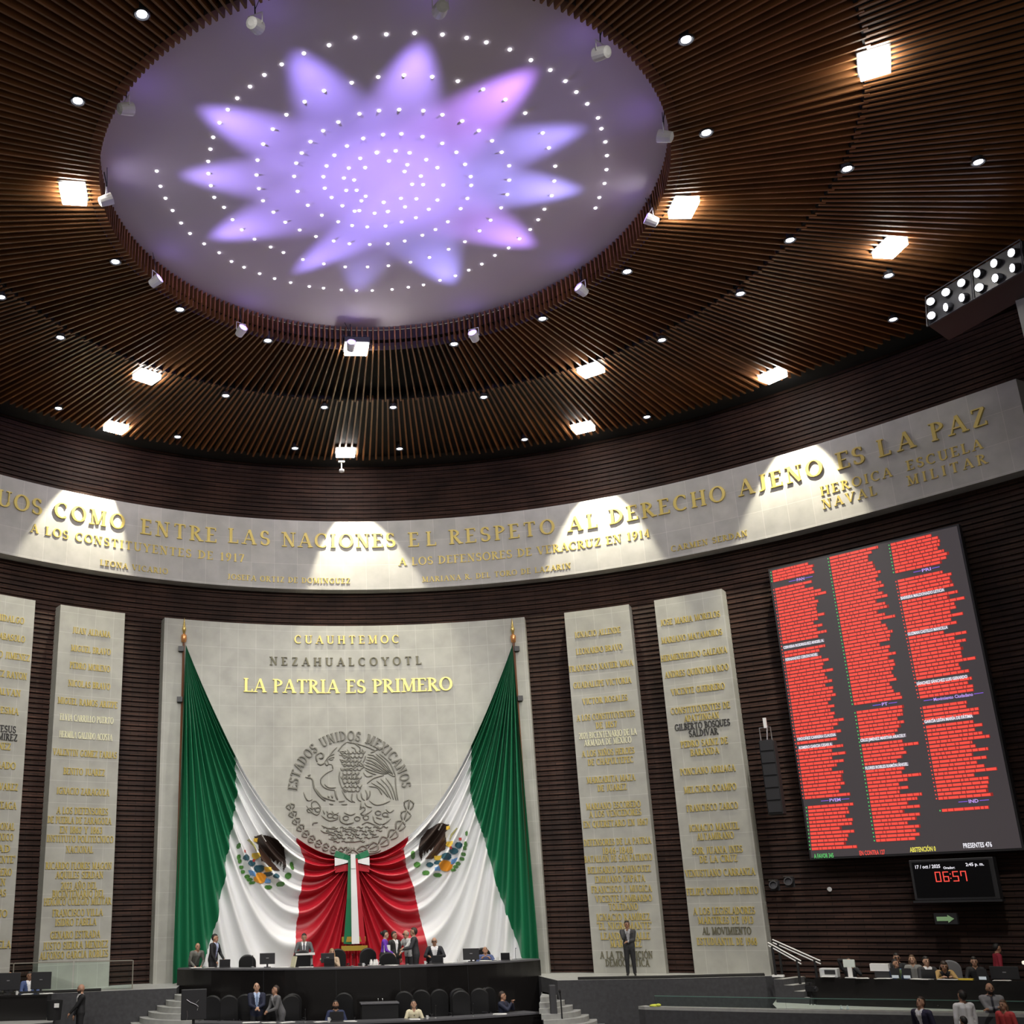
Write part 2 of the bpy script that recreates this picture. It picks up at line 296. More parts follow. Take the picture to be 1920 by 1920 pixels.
PANEL_TXT = [[('IGNACIO ALLENDE', 0.4093, 0.4893, 11.95, 0), ('LEONARDO BRAVO', 0.4092, 0.4896, 11.3, 0), ('FRANCISCO XAVIER MINA', 0.3947, 0.5047, 10.66, 0), ('GUADALUPE VICTORIA', 0.3996, 0.4989, 10.02, 0), ('VICTOR ROSALES', 0.4128, 0.4897, 9.39, 0), ('A LOS CONSTITUYENTES', 0.4004, 0.4996, 8.79, 0), ('DE 1857', 0.4319, 0.4673, 8.46, 0), ('2021 BICENTENARIO DE LA', 0.4014, 0.4992, 8.12, 3), ('ARMADA DE MÉXICO', 0.4094, 0.489, 7.85, 3), ('A LOS NIÑOS HEROES', 0.4039, 0.4925, 7.46, 0), ('DE CHAPULTEPEC', 0.413, 0.4893, 7.14, 0), ('MARGARITA MAZA', 0.4085, 0.4891, 6.5, 0), ('DE JUAREZ', 0.4255, 0.4741, 6.19, 0), ('MARIANO ESCOBEDO', 0.4036, 0.4939, 5.56, 0), ('A LOS VENCEDORES', 0.4076, 0.4935, 5.28, 0), ('EN QUERETARO EN 1867', 0.3966, 0.503, 4.93, 0), ('DEFENSORES DE LA PATRIA', 0.3949, 0.5048, 4.29, 0), ('1846-1848', 0.424, 0.4736, 3.99, 0), ('BATALLON DE SAN PATRICIO', 0.3936, 0.5038, 3.72, 0), ('BELISARIO DOMINGUEZ', 0.3973, 0.5002, 3.34, 0), ('EMILIANO ZAPATA', 0.4081, 0.4887, 3.02, 0), ('FRANCISCO J. MUGICA', 0.4007, 0.4979, 2.68, 0), ('VICENTE LOMBARDO', 0.4062, 0.4972, 2.36, 0), ('TOLEDANO', 0.4263, 0.4732, 2.08, 0), ('IGNACIO RAMÍREZ', 0.4054, 0.4907, 1.74, 0), ('"EL NIGROMANTE"', 0.4048, 0.4927, 1.45, 0), ('LEANDRO VALLE', 0.4094, 0.4878, 1.11, 0), ('MARTINEZ', 0.4236, 0.4734, 0.86, 0), ('A LA TRANSICIÓN', 0.406, 0.489, 0.5, 2), ('DEMOCRÁTICA', 0.4134, 0.4827, 0.24, 2)], [('JOSE MARIA MORELOS', 0.559, 0.661, 11.98, 0), ('MARIANO MATAMOROS', 0.5575, 0.6607, 11.32, 0), ('HERMENEGILDO GALEANA', 0.5533, 0.6647, 10.66, 0), ('ANDRES QUINTANA ROO', 0.5571, 0.6637, 10.04, 0), ('VICENTE GUERRERO', 0.5645, 0.6536, 9.39, 0), ('CONSTITUYENTES DE', 0.5601, 0.6582, 8.71, 0), ('APATZINGAN', 0.5811, 0.6383, 8.4, 0), ('GILBERTO BOSQUES', 0.564, 0.6548, 8.12, 4), ('SALDIVAR', 0.5861, 0.6334, 7.86, 4), ('PEDRO SAINZ DE', 0.5705, 0.6476, 7.5, 0), ('BARANDA', 0.5852, 0.6311, 7.19, 0), ('PONCIANO ARRIAGA', 0.5646, 0.6536, 6.55, 0), ('MELCHOR OCAMPO', 0.5674, 0.6518, 5.92, 0), ('FRANCISCO ZARCO', 0.5683, 0.6506, 5.29, 0), ('IGNACIO MANUEL', 0.569, 0.6483, 4.62, 0), ('ALTAMIRANO', 0.5799, 0.6382, 4.32, 0), ('SOR JUANA INES', 0.5692, 0.6492, 3.86, 0), ('DE LA CRUZ', 0.5799, 0.6395, 3.57, 0), ('VENUSTIANO CARRANZA', 0.5541, 0.6639, 3.12, 0), ('FELIPE CARRILLO PUERTO', 0.5534, 0.665, 2.52, 0), ('A LOS LEGISLADORES', 0.5605, 0.6563, 1.89, 0), ('MARTIRES DE 1913', 0.5665, 0.6519, 1.59, 0), ('AL MOVIMIENTO', 0.5714, 0.6465, 1.26, 2), ('ESTUDIANTIL DE 1968', 0.5611, 0.6534, 0.92, 0)], [('JUAN ALDAMA', -0.4846, -0.4185, 12.0, 0), ('MIGUEL BRAVO', -0.4855, -0.4163, 11.34, 0), ('PEDRO MORENO', -0.4856, -0.4158, 10.71, 0), ('NICOLAS BRAVO', -0.4865, -0.4142, 10.06, 0), ('MIGUEL RAMOS ARIZPE', -0.5026, -0.4001, 9.41, 0), ('ELVIA CARRILLO PUERTO', -0.4974, -0.406, 8.83, 3), ('HERMILA GALINDO ACOSTA', -0.4965, -0.4065, 8.23, 3), ('VALENTIN GOMEZ FARIAS', -0.5053, -0.3971, 7.61, 0), ('BENITO JUAREZ', -0.4858, -0.4162, 6.97, 0), ('IGNACIO ZARAGOZA', -0.4951, -0.4074, 6.29, 0), ('A LOS DEFENSORES', -0.4931, -0.4077, 5.63, 0), ('DE PUEBLA DE ZARAGOZA', -0.5071, -0.4017, 5.31, 0), ('EN 1862 Y 1863', -0.4861, -0.4161, 4.99, 0), ('INSTITUTO POLITECNICO', -0.5069, -0.3969, 4.69, 0), ('NACIONAL', -0.4738, -0.4295, 4.34, 0), ('RICARDO FLORES MAGON', -0.5059, -0.3976, 3.8, 0), ('AQUILES SERDAN', -0.4885, -0.4108, 3.5, 0), ('2023 AÑO DEL', -0.479, -0.4205, 3.15, 0), ('BICENTENARIO DEL', -0.4919, -0.4076, 2.89, 0), ('HEROICO COLEGIO MILITAR', -0.5049, -0.3959, 2.64, 0), ('FRANCISCO VILLA', -0.49, -0.4088, 2.28, 0), ('ISIDRO FABELA', -0.4848, -0.4185, 1.98, 0), ('GENARO ESTRADA', -0.4913, -0.4115, 1.58, 0), ('JUSTO SIERRA MENDEZ', -0.5022, -0.3978, 1.25, 0), ('ALFONSO GARCIA ROBLES', -0.5063, -0.3971, 0.95, 0)], [('MIGUEL HIDALGO', -0.6606, -0.5697, 12.06, 0), ('MARIANO ABASOLO', -0.6596, -0.566, 11.41, 0), ('MARIANO JIMENEZ', -0.6506, -0.555, 10.77, 0), ('IGNACIO LOPEZ RAYON', -0.6701, -0.5582, 10.11, 0), ('PEDRO GALVAN', -0.6542, -0.5668, 9.5, 0), ('JUAN LEDESMA', -0.6515, -0.5681, 8.87, 0), ('MARIA DE JESUS', -0.6576, -0.5702, 8.25, 4), ('JOSEFA RAMIREZ', -0.6564, -0.5666, 7.98, 4), ('LUIS JIMENEZ', -0.6481, -0.5767, 7.66, 0), ('JUAN DELGADO', -0.6523, -0.5664, 7.03, 0), ('ANTONIO ALVAREZ', -0.6509, -0.5598, 6.33, 0), ('JOSE MARIA ARTEAGA', -0.6653, -0.5603, 5.72, 0), ('UNIVERSIDAD NACIONAL', -0.6672, -0.5604, 5.04, 0), ('AUTONOMA DE MEXICO', -0.6657, -0.5617, 4.7, 0), ('LIBERTAD', -0.6405, -0.5654, 4.33, 0), ('"EL COMBATIENTE"', -0.6475, -0.5557, 3.99, 0), ('FRANCISCO I. MADERO', -0.6624, -0.5601, 3.59, 0), ('HIDALGO EN', -0.6361, -0.569, 3.28, 0), ('LAZARO CARDENAS', -0.6553, -0.5669, 2.94, 0), ('JOSE MORENO', -0.6401, -0.5629, 2.3, 0), ('JUANA VARELA', -0.6359, -0.5535, 1.35, 0)]]
GW_L = [(-4.31, 7.81), (-4.22, 6.36), (-4.31, 5.87), (-4.4, 5.11), (-4.54, 4.24), (-4.67, 3.17), (-4.8, 2.71), (-4.9, 1.99), (-5.07, 1.36), (-5.42, 0.51)]
WR_L = [(-2.0, 4.77), (-1.69, 4.14), (-1.71, 3.63), (-1.88, 2.84), (-1.96, 2.06), (-2.1, 0.97), (-2.18, 0.35)]
GW_R = [(4.73, 7.89), (4.59, 6.42), (4.73, 5.67), (4.97, 4.87), (5.15, 4.06), (5.37, 3.0), (5.66, 2.04), (5.87, 1.27), (6.03, 0.74), (6.23, 0.19)]
WR_R = [(2.24, 4.72), (2.05, 4.4), (2.13, 3.74), (2.39, 2.96), (2.51, 2.17), (2.68, 1.47), (2.83, 0.86), (2.95, 0.23)]
FLAG_A = [(-6.2, 11.93), (0.08, 4.17), (6.46, 11.86)]
EMB = [('brown', [(-3.52, 4.91), (-3.29, 4.98), (-3.05, 4.94), (-2.72, 4.76), (-2.47, 4.46), (-2.37, 4.14), (-2.39, 3.87), (-2.46, 3.65), (-2.51, 3.87), (-2.54, 4.03), (-2.58, 3.83), (-2.63, 4.03), (-2.69, 3.89), (-2.75, 4.07), (-2.82, 3.99), (-2.95, 4.19), (-2.88, 4.03), (-3.33, 4.02), (-3.39, 4.27), (-3.37, 4.63), (-3.5, 4.75)]), ('tan', [(-3.33, 4.51), (-3.05, 4.23), (-2.88, 4.03), (-2.58, 3.69), (-2.84, 3.7), (-3.05, 3.84), (-3.19, 3.99), (-3.33, 4.04), (-3.37, 4.27)]), ('white', [(-3.29, 4.96), (-3.25, 4.96), (-3.11, 4.74), (-3.15, 4.72)]), ('yellow', [(-3.55, 4.87), (-3.41, 4.85), (-3.42, 4.71), (-3.55, 4.75)]), ('yellow', [(-3.64, 4.31), (-3.41, 4.33), (-3.36, 4.19), (-3.51, 4.07), (-3.62, 4.2)]), ('yellow', [(-3.2, 3.81), (-2.94, 3.83), (-2.92, 3.68), (-3.13, 3.65)]), ('red', [(-3.95, 4.44), (-3.85, 4.44), (-3.85, 4.33), (-3.95, 4.35)]), ('red', [(-3.59, 4.12), (-3.5, 4.12), (-3.5, 4.02), (-3.59, 4.03)]), ('olive', [(-3.84, 4.78), (-3.78, 4.8), (-3.56, 4.57), (-3.5, 4.39), (-3.54, 4.37), (-3.61, 4.53)]), ('blue', [(-3.77, 3.73), (-3.55, 3.67), (-3.51, 3.49), (-3.69, 3.55)]), ('blue', [(-3.11, 3.45), (-2.92, 3.39), (-2.94, 3.27), (-3.13, 3.29)])]
EMB_E = [('teal', -3.84, 4.17, 0.13, 0.12), ('teal', -3.65, 3.97, 0.16, 0.11), ('teal', -3.37, 3.78, 0.19, 0.13), ('teal', -3.07, 3.57, 0.16, 0.08), ('teal', -2.76, 3.51, 0.13, 0.09), ('orange', -3.33, 3.45, 0.25, 0.19), ('green', -4.14, 4.57, 0.05, 0.1), ('green', -4.09, 4.19, 0.06, 0.1), ('green', -4.05, 4.05, 0.06, 0.08), ('green', -3.99, 3.84, 0.08, 0.07), ('green', -3.93, 3.68, 0.09, 0.07), ('green', -3.78, 3.51, 0.09, 0.07), ('green', -3.69, 3.4, 0.1, 0.06), ('green', -3.6, 3.29, 0.1, 0.06), ('green', -2.15, 3.86, 0.09, 0.14), ('green', -2.29, 3.51, 0.12, 0.11), ('green', -2.6, 3.22, 0.14, 0.09), ('green', -3.02, 3.13, 0.16, 0.07)]
DOTS = [[(-6.01, 4.59), (-5.97, 5.23), (-5.88, 5.75), (-5.73, 6.3), (-5.54, 6.88), (-5.32, 7.38), (-4.94, 7.88), (-4.52, 8.32), (-4.17, 8.77), (-3.8, 9.07), (-3.33, 9.4), (-2.87, 9.66), (-2.37, 9.87), (-1.78, 10.07), (-1.33, 10.15), (-0.76, 10.23), (-0.28, 10.25), (0.22, 10.23), (0.84, 10.14), (1.34, 9.99), (1.8, 9.83), (2.28, 9.55), (2.72, 9.27), (3.08, 8.94), (3.42, 8.59), (3.73, 8.11), (4.06, 7.7), (4.28, 7.22), (4.49, 6.75), (4.61, 6.27), (4.67, 5.77), (4.72, 5.15), (4.63, 4.51), (4.5, 3.89), (4.15, 3.17), (3.85, 2.61), (3.24, 1.91), (2.65, 1.46), (2.04, 1.14), (1.39, 0.9), (0.76, 0.79), (0.09, 0.77), (-0.51, 0.86), (-1.12, 1.08), (-1.76, 1.38), (-2.21, 1.78), (-2.64, 2.26), (-2.97, 2.8), (-3.21, 3.38), (-3.36, 4.02), (-3.39, 4.63), (-3.33, 5.21), (-3.22, 5.74), (-2.93, 6.25), (-2.59, 6.71), (-2.17, 7.07), (-1.69, 7.37), (-1.16, 7.57), (-0.69, 7.69), (-0.09, 7.7), (0.44, 7.64), (0.92, 7.48), (1.4, 7.17), (1.74, 6.87), (2.04, 6.48), (2.3, 5.85), (2.41, 5.38), (2.41, 4.8), (2.33, 4.43), (2.09, 3.93), (1.78, 3.46), (1.36, 3.13), (0.82, 2.9), (0.27, 2.82), (-0.19, 2.87), (-0.68, 3.04), (-1.07, 3.35), (-1.37, 3.73), (-1.55, 4.17), (-1.61, 4.62), (-1.55, 5.11), (-1.34, 5.51), (-1.02, 5.87), (-0.66, 6.1), (-0.53, 6.07), (-0.09, 6.17), (0.28, 6.07), (0.27, 6.08), (0.73, 5.84), (1.0, 5.46), (1.1, 4.83), (0.99, 4.47), (0.57, 4.02), (0.07, 3.89), (-0.53, 4.19), (-0.78, 4.72), (-0.68, 5.16), (-0.41, 5.41), (0.11, 5.66), (0.12, 5.66), (0.57, 5.46), (0.8, 4.83), (0.53, 4.3)], [(6.1, 5.65), (6.07, 5.17), (6.03, 4.55), (5.91, 3.97), (5.75, 3.4), (5.55, 2.87), (5.3, 2.38), (5.1, 1.99), (4.69, 1.51), (4.31, 1.12), (3.95, 0.77), (3.5, 0.43), (2.97, 0.14), (2.41, -0.16), (1.83, -0.35), (1.36, -0.46), (0.8, -0.53), (0.17, -0.54), (-0.46, -0.47), (-1.15, -0.34), (-1.72, -0.08), (-2.28, 0.2), (-2.78, 0.57), (-3.18, 0.93), (-3.52, 1.33), (-3.83, 1.74), (-4.07, 2.15), (-4.29, 2.63), (-4.47, 3.18), (-4.56, 3.64), (-4.64, 4.13), (-4.66, 4.63), (-4.62, 5.14), (-4.55, 5.65), (-4.3, 6.09), (-4.08, 6.65), (-3.83, 7.13), (-3.47, 7.58), (-3.0, 7.96), (-2.62, 8.23), (-2.03, 8.57), (-1.39, 8.78), (-0.73, 8.92), (-0.05, 8.89), (0.58, 8.8), (1.23, 8.58), (1.77, 8.3), (2.28, 7.85), (2.7, 7.44), (3.03, 6.88), (3.25, 6.35), (3.43, 5.76), (3.48, 5.15), (3.4, 4.53), (3.27, 3.93), (2.96, 3.4), (2.62, 2.97), (2.21, 2.6), (1.73, 2.27), (1.2, 2.07), (0.71, 1.95), (0.11, 1.94), (-0.38, 2.0), (-0.85, 2.14), (-1.35, 2.46), (-1.71, 2.8), (-2.01, 3.23), (-2.22, 3.68), (-2.35, 4.09), (-2.39, 4.64), (-2.28, 5.28), (-1.98, 5.89), (-1.57, 6.33), (-1.09, 6.62), (-0.68, 6.78), (-0.24, 6.83), (0.28, 6.76), (0.28, 6.77), (0.72, 6.55), (1.1, 6.33), (1.41, 5.92), (1.59, 5.49), (1.65, 4.82), (1.38, 4.1), (1.04, 3.79), (0.57, 3.54), (0.2, 3.48), (-0.28, 3.57), (-0.28, 3.57), (-0.69, 3.82), (-0.96, 4.23), (-1.06, 4.65), (-0.96, 5.18), (-0.51, 5.62)]]
FLOODS = [(-8.12, 4.53, 19.97), (-7.24, 14.57, 19.97), (-8.8, 18.63, 19.97), (-0.12, 12.58, 19.97), (0.09, 20.8, 19.97), (8.15, 13.56, 19.97), (9.14, 18.11, 19.97), (8.09, 4.4, 19.97), (10.37, -1.18, 19.97), (14.61, 5.75, 19.97), (14.67, 13.54, 19.97)]
DOWNS = [(-5.72, -1.58), (-7.46, 1.1), (-7.45, 7.73), (-5.8, 10.31), (-9.71, 11.86), (-3.07, 12.18), (-4.57, 15.9), (-10.65, 16.92), (-6.54, 19.36), (-0.98, 16.76), (1.57, 16.68), (-1.97, 20.37), (2.23, 20.31), (3.12, 12.18), (4.79, 15.73), (7.09, 19.23), (5.69, 10.43), (7.56, 7.61), (9.9, 11.31), (11.29, 16.98), (11.33, 8.38), (7.57, 1.46), (5.96, -1.49), (11.6, 2.4), (11.63, 5.65), (14.75, 1.88), (15.3, 7.06), (16.79, 9.47), (-11.04, 9.46)]
PARS = [(-3.37, -1.51), (-6.37, 1.19), (-7.29, 4.68), (-6.38, 8.54), (-3.93, 11.39), (-0.32, 12.24), (3.65, 11.45), (6.43, 8.52), (7.36, 4.91), (6.54, 1.52), (4.19, -1.1), (0.47, -2.15)]
BLOCKS = [((0.082, 13.273), (0.069, 12.835)), ((0.091, 12.638), (0.069, 5.416)), ((0.132, 5.22), (0.053, 3.797)), ((2.112, 13.284), (2.136, 8.223)), ((2.175, 8.051), (2.133, 3.946)), ((4.118, 13.251), (4.106, 12.217)), ((4.128, 12.016), (4.163, 8.144)), ((4.187, 7.924), (4.164, 5.061)), ((4.205, 4.804), (4.203, 4.723))]
WHITE = [('CERVERA RODRIGUEZ ANGEL A.', 0.089, 10.509, 1.487), ('FERNANDEZ CERON NOEL', 0.097, 10.085, 1.212), ('ORDOÑEZ CARRERA CLAUDIA', 0.104, 7.386, 1.396), ('ROMERO GARCIA CESAR A.', 0.119, 7.099, 1.235), ('CRUZ JIMENEZ MARTHA ARACELY', 2.151, 7.101, 3.543), ('FLORES ROBLES RAMÓN ÁNGEL', 2.161, 6.225, 3.465), ('BARRERA MALDONADO LETICIA', 4.128, 11.39, 5.432), ('GUZMAN CASTILLO MANCILLA', 4.141, 10.213, 5.324), ('SÁNCHEZ SÁNCHEZ LUIS GERARDO', 4.14, 8.623, 5.606), ('GARCÍA LEÓN MARÍA DE FÁTIMA', 4.163, 7.436, 5.537)]
HEADS = [('PAN', 0.61, 12.744, 1.443), ('PVEM', 0.589, 5.332, 1.505), ('PT', 2.706, 8.146, 3.461), ('PRI', 4.643, 12.139, 5.43), ('Movimiento Ciudadano', 4.253, 8.075, 5.954), ('IND', 4.703, 4.972, 5.537)]
FOOT = [('A FAVOR 345', 0.094, 3.62, 0.73, 'green'), ('EN CONTRA 127', 1.558, 3.646, 2.34, 'red'), ('ABSTENCIÓN 0', 3.083, 3.671, 3.831, 'yellow'), ('PRESENTES 476', 4.611, 3.712, 5.387, 'white')]
# ------------------------------------------------------------------ materials
M_BRICK=bpy.data.materials.new('dark_brick'); M_BRICK.use_nodes=True
def _brick():
    nt=M_BRICK.node_tree; b=nt.nodes['Principled BSDF']; uv=nt.nodes.new('ShaderNodeUVMap')
    br=nt.nodes.new('ShaderNodeTexBrick'); br.inputs['Color1'].default_value=(.042,.020,.014,1); br.inputs['Color2'].default_value=(.022,.0105,.008,1)
    br.inputs['Mortar'].default_value=(.010,.006,.005,1); br.inputs['Scale'].default_value=1; br.inputs['Brick Width'].default_value=.62
    br.inputs['Row Height'].default_value=.1; br.inputs['Mortar Size'].default_value=.012; br.inputs['Bias'].default_value=-.2
    nt.links.new(uv.outputs[0],br.inputs['Vector'])
    n=nt.nodes.new('ShaderNodeTexNoise'); n.inputs['Scale'].default_value=.7; n.inputs['Detail'].default_value=5; nt.links.new(uv.outputs[0],n.inputs['Vector'])
    mr=nt.nodes.new('ShaderNodeMapRange'); mr.inputs[1].default_value=.3; mr.inputs[2].default_value=.7; mr.inputs[3].default_value=.6; mr.inputs[4].default_value=1.4
    nt.links.new(n.outputs['Fac'],mr.inputs[0])
    h=nt.nodes.new('ShaderNodeMix'); h.data_type='RGBA'; h.blend_type='MULTIPLY'; h.inputs['Factor'].default_value=1
    nt.links.new(br.outputs['Color'],h.inputs[6]); nt.links.new(mr.outputs[0],h.inputs[7]); nt.links.new(h.outputs[2],b.inputs['Base Color'])
    b.inputs['Roughness'].default_value=.65; b.inputs['Specular IOR Level'].default_value=.2
_brick()
M_SLAT=mat('slat_wood',(.205,.086,.032),.38,noise=.45,nscale=1.2,island=.7)
M_BLACK=mat('matt_black',(.008,.008,.009),.8)
M_DOME=mat('dome_plaster',(.84,.76,.85),.8)  # lilac tint: the lamps' violet wash put into the plaster colour
M_STONE=stone_mat('stone_tiles',(.375,.372,.335),(.355,.352,.318),(.46,.457,.42),.72,.75)
M_STONEB=stone_mat('stone_tiles_frieze',(.45,.435,.42),(.40,.39,.38),(.54,.52,.50),.95,.97,.5)
M_GREY=mat('grey_carpet',(.050,.050,.054),.9,noise=.15,nscale=9)
M_STEP=mat('pale_stone',(.34,.345,.33),.6,noise=.1,nscale=6)
M_GOLD=mat('gold_letters',(.60,.47,.13),.35,.25); M_GOLDB=mat('bright_gold_letters',(.85,.72,.22),.35,.2)
M_DULL=mat('dull_shaded_letters',(.13,.12,.07),.5); M_PALE=mat('pale_letters',(.80,.78,.55),.4); M_INK=mat('black_letters',(.03,.03,.03),.5)  # dull letters also darkened: weak light low on the slabs put into their colour
LET=[M_GOLD,M_GOLDB,M_DULL,M_PALE,M_INK]
M_RELIEF=mat('relief_stone_shadowed',(.18,.175,.15),.6)  # darker than the slab: shadow along the carved edges put into the colour
M_DESK=mat('black_lacquer',(.010,.009,.009),.22,noise=.1)
M_TOP=mat('desk_top_edge',(.11,.11,.12),.35)
M_LEATHER=mat('black_leather',(.014,.014,.015),.42)
M_METAL=mat('brushed_steel',(.5,.5,.52),.3,.9)
M_WHITE=mat('white_plastic',(.75,.75,.74),.5); M_PAPER=mat('paper',(.8,.8,.78),.8)
M_DARKP=mat('dark_plastic',(.025,.025,.028),.45)
M_LAMP=mat('lamp_glow',(.9,.9,.9),.5,emit=(1,.97,.9),estr=45)
M_DOWN=mat('downlight_glow',(.9,.9,.9),.5,emit=(.86,.88,1),estr=9)
M_STAR=mat('star_glow',(.9,.9,.9),.5,emit=(1,.96,1),estr=5)

# ------------------------------------------------------------------ wall
def build_wall():
    b=MB(); uv=[]; n=110; a0,a1=-1.33,1.33
    zs=[]; z=-1.7
    prof=[]
    while z<20.5:
        prof += [(z,.05),(z+.135,.02),(z+.14,-.02),(z+.175,-.02)]; z+=.18
    for z,o in prof:
        for i in range(n+1):
            A=a0+(a1-a0)*i/n; b.v.append(tuple(wp(A,o,z))); uv.append((RW*A,z))
    N=n+1
    for j in range(len(prof)-1):
        for i in range(n): b.f.append((j*N+i,j*N+i+1,(j+1)*N+i+1,(j+1)*N+i))
    b.m=[0]*len(b.f); b.uv=uv
    struct(b.build('wall_back',M_BRICK))
    # side walls towards the audience
    for s,nm in ((-1,'wall_left'),(1,'wall_right')):
        e=wp(s*1.33,0,0); w=MB(); w.box((e.x+s*.6,e.y-9,9.4),(.4,18,22.2),s*-.12); struct(w.build(nm,M_BRICK))
build_wall()
CX,CY=0.,4.91; SY=4.657
def rmax(phi):      # distance from ceiling centre to the wall along phi
    r=6.
    while r<27:
        x,y=r*sin(phi),SY+r*cos(phi); A=atan2(x,y)
        if abs(A)<1.35 and hypot(x,y)>rho(A,1.05): break
        if y<-16 or abs(x)>24: break
        r+=.05
    return r
def build_ceiling():
    b=MB()
    def annulus(r0f,r1f,z,mi,n=180):
        vs=[]; 
        for k in range(n):
            ph=2*pi*k/n
            for r,c in (r0f(ph),r1f(ph)): vs.append((r*sin(ph),c+r*cos(ph),z))
        b.add(vs,[(2*k,2*k+1,(2*k+3)%(2*n),(2*k+2)%(2*n)) for k in range(n)],mi)
    el=lambda ph:sqrt(sin(ph)**2+(1.025*cos(ph))**2)
    annulus(lambda p:(7.5*el(p),CY),lambda p:(11.9,SY),20.47,1)
    annulus(lambda p:(11.7,SY),lambda p:(rmax(p)+.1,SY),20.10,1)
    annulus(lambda p:(rmax(p)-.1,SY),lambda p:(rmax(p)+1.4,SY),20.02,1)  # black soffit strip stands in for the shadow gap along the wall
    vs=[(11.70*sin(2*pi*k/180),SY+11.70*cos(2*pi*k/180),z) for k in range(180) for z in (20.09,20.47)]  # black fascia ring, added to hide the brightly lit slat ends
    b.add(vs,[(2*k,(2*k+2)%360,(2*k+3)%360,2*k+1) for k in range(180)],1)
    # slats: inner tier with a bend up into the collar, then outer tier
    def slat(ph,r0,r1,z0,z1,h,w,c0,c1):
        d=Vector((sin(ph),cos(ph),0)); t=Vector((cos(ph),-sin(ph),0))*w/2
        p0=d*r0+Vector((0,c0,z0)); p1=d*r1+Vector((0,c1,z1)); u=Vector((0,0,h))
        vs=[p0-t,p0+t,p0+t+u,p0-t+u,p1-t,p1+t,p1+t+u,p1-t+u]
        b.add(vs,[(0,1,2,3),(4,7,6,5),(0,4,5,1),(1,5,6,2),(2,6,7,3),(3,7,4,0)],0)
    N=264
    for k in range(N):
        ph=2*pi*(k+.5)/N; e=el(ph)
        slat(ph,7.44*e,11.85,20.20,20.06,.27,.050,CY,SY)
        slat(ph,7.44*e,7.70*e,20.205,20.205,.72,.048,CY,CY)
    N=400
    for k in range(N):
        ph=2*pi*(k+.25)/N; R=rmax(ph)
        slat(ph,11.74+rng.uniform(-.05,.05),R-.05+rng.uniform(-.15,.1),20.06,19.86,.2,.066,SY,SY)
    o=b.build('ceiling',[M_SLAT,M_BLACK]); struct(o)
    d=MB(); n=96
    ring=[(7.66*sin(2*pi*k/n),CY+7.85*cos(2*pi*k/n)) for k in range(n)]
    d.prism(list(reversed(ring)),20.93,21.05); struct(d.build('ceiling_dome',M_DOME))
    # fine back collar behind the upright slats
    c=MB(); vs=[]
    for k in range(n):
        t=2*pi*k/n
        for z in (20.2,20.95): vs.append((7.72*sin(t),CY+7.91*cos(t),z))
    c.add(vs,[(2*k,(2*k+2)%(2*n),(2*k+3)%(2*n),2*k+1) for k in range(n)]); struct(c.build('trim_1',mat('collar_board',(.03,.018,.016),.7)))
build_ceiling()

# ------------------------------------------------------------------ floors, stage, steps
def poly_floor(name,poly,z0,z1,mats,side_split=None):
    b=MB(); b.prism(poly,z0,z1); o=b.build(name,mats)
    if len(mats)>1:
        for f in o.data.polygons: f.material_index=0 if f.normal.z>.5 else 1
    return struct(o)
def wallpts(a0,a1,off,n=24): return [tuple(wp(a0+(a1-a0)*i/n,off,0).xy) for i in range(n+1)]
fl=MB(); fl.prism([(-24,-18),(24,-18),(24,26),(-24,26)],-1.9,-1.6); struct(fl.build('floor',mat('hall_carpet',(.06,.055,.055),.95,noise=.2,nscale=5)))
# stage at panel level, a notch for the dais in the middle
stage=[(-14.5,16.2),(-11.5,17.0),(-9.5,17.5),(-7.3,18.05),(-5.95,18.3),(-5.95,20.7),(6.25,20.7),(6.25,17.0),(7.9,16.8),(9.8,16.5),(13.1,16.35),(13.35,16.55)]
stage=stage+wallpts(.66,-.78,.02)
poly_floor('floor_stage',stage,-1.6,0.,[M_STEP,M_GREY])
poly_floor('floor_right',[(13.36,16.5),(13.1,16.3),(12.2,14.6),(11.3,12.1),(13.2,10.6),(16.6,8.6),(18.5,7.6)]+wallpts(1.18,.665,.02,12),-1.6,-.68,[M_STEP,M_GREY])
poly_floor('floor_left',[(-14.8,12.5),(-11.9,14.0),(-9.35,15.6),(-9.6,17.44),(-11.5,16.95),(-14.5,16.15),(-16,15)],-1.6,-.68,[M_STEP,M_GREY])
# dais floor (behind the curved desk)
DC=(.17,25.52); DR=8.5
def arc(c,R,a0,a1,n): return [(c[0]+R*sin(a0+(a1-a0)*i/n), c[1]-R*cos(a0+(a1-a0)*i/n)) for i in range(n+1)]
poly_floor('floor_dais',arc(DC,DR-.12,-.72,.72,28)+[(6.2,20.68),(-5.9,20.68)],-1.6,-.17,[M_STEP,M_GREY])
# curved corner steps either side of the dais
def steps(cx,cy,r0,dr,z0,dz,n,a0,a1):
    t=thing('staircase','pale curved stone steps rising to the stage '+('left' if cx<0 else 'right')+' of the black dais','steps',(0,0,0))
    for k in range(n):
        R=r0+dr*k; z1=z0-dz*k
        A_=[(cx+R*cos(a0+(a1-a0)*i/40),cy+R*sin(a0+(a1-a0)*i/40)) for i in range(41)]
        if cx>0: A_=[(6.12,18.6)]+[q for q in A_ if (q[0]-6.1)*2.6-(q[1]-18.6)*.75>0]    # cut off by the dais' side panel
        else: A_=[(cx,cy)]+A_
        b=MB(); b.prism(A_,z1-dz,z1)
        b.build('step',M_STEP,t)
steps(-5.0,18.25,1.0,.27,-.18,.155,7,radians(170),radians(262))
steps(5.3,17.15,.9,.24,-.43,.145,7,radians(-90),radians(60))
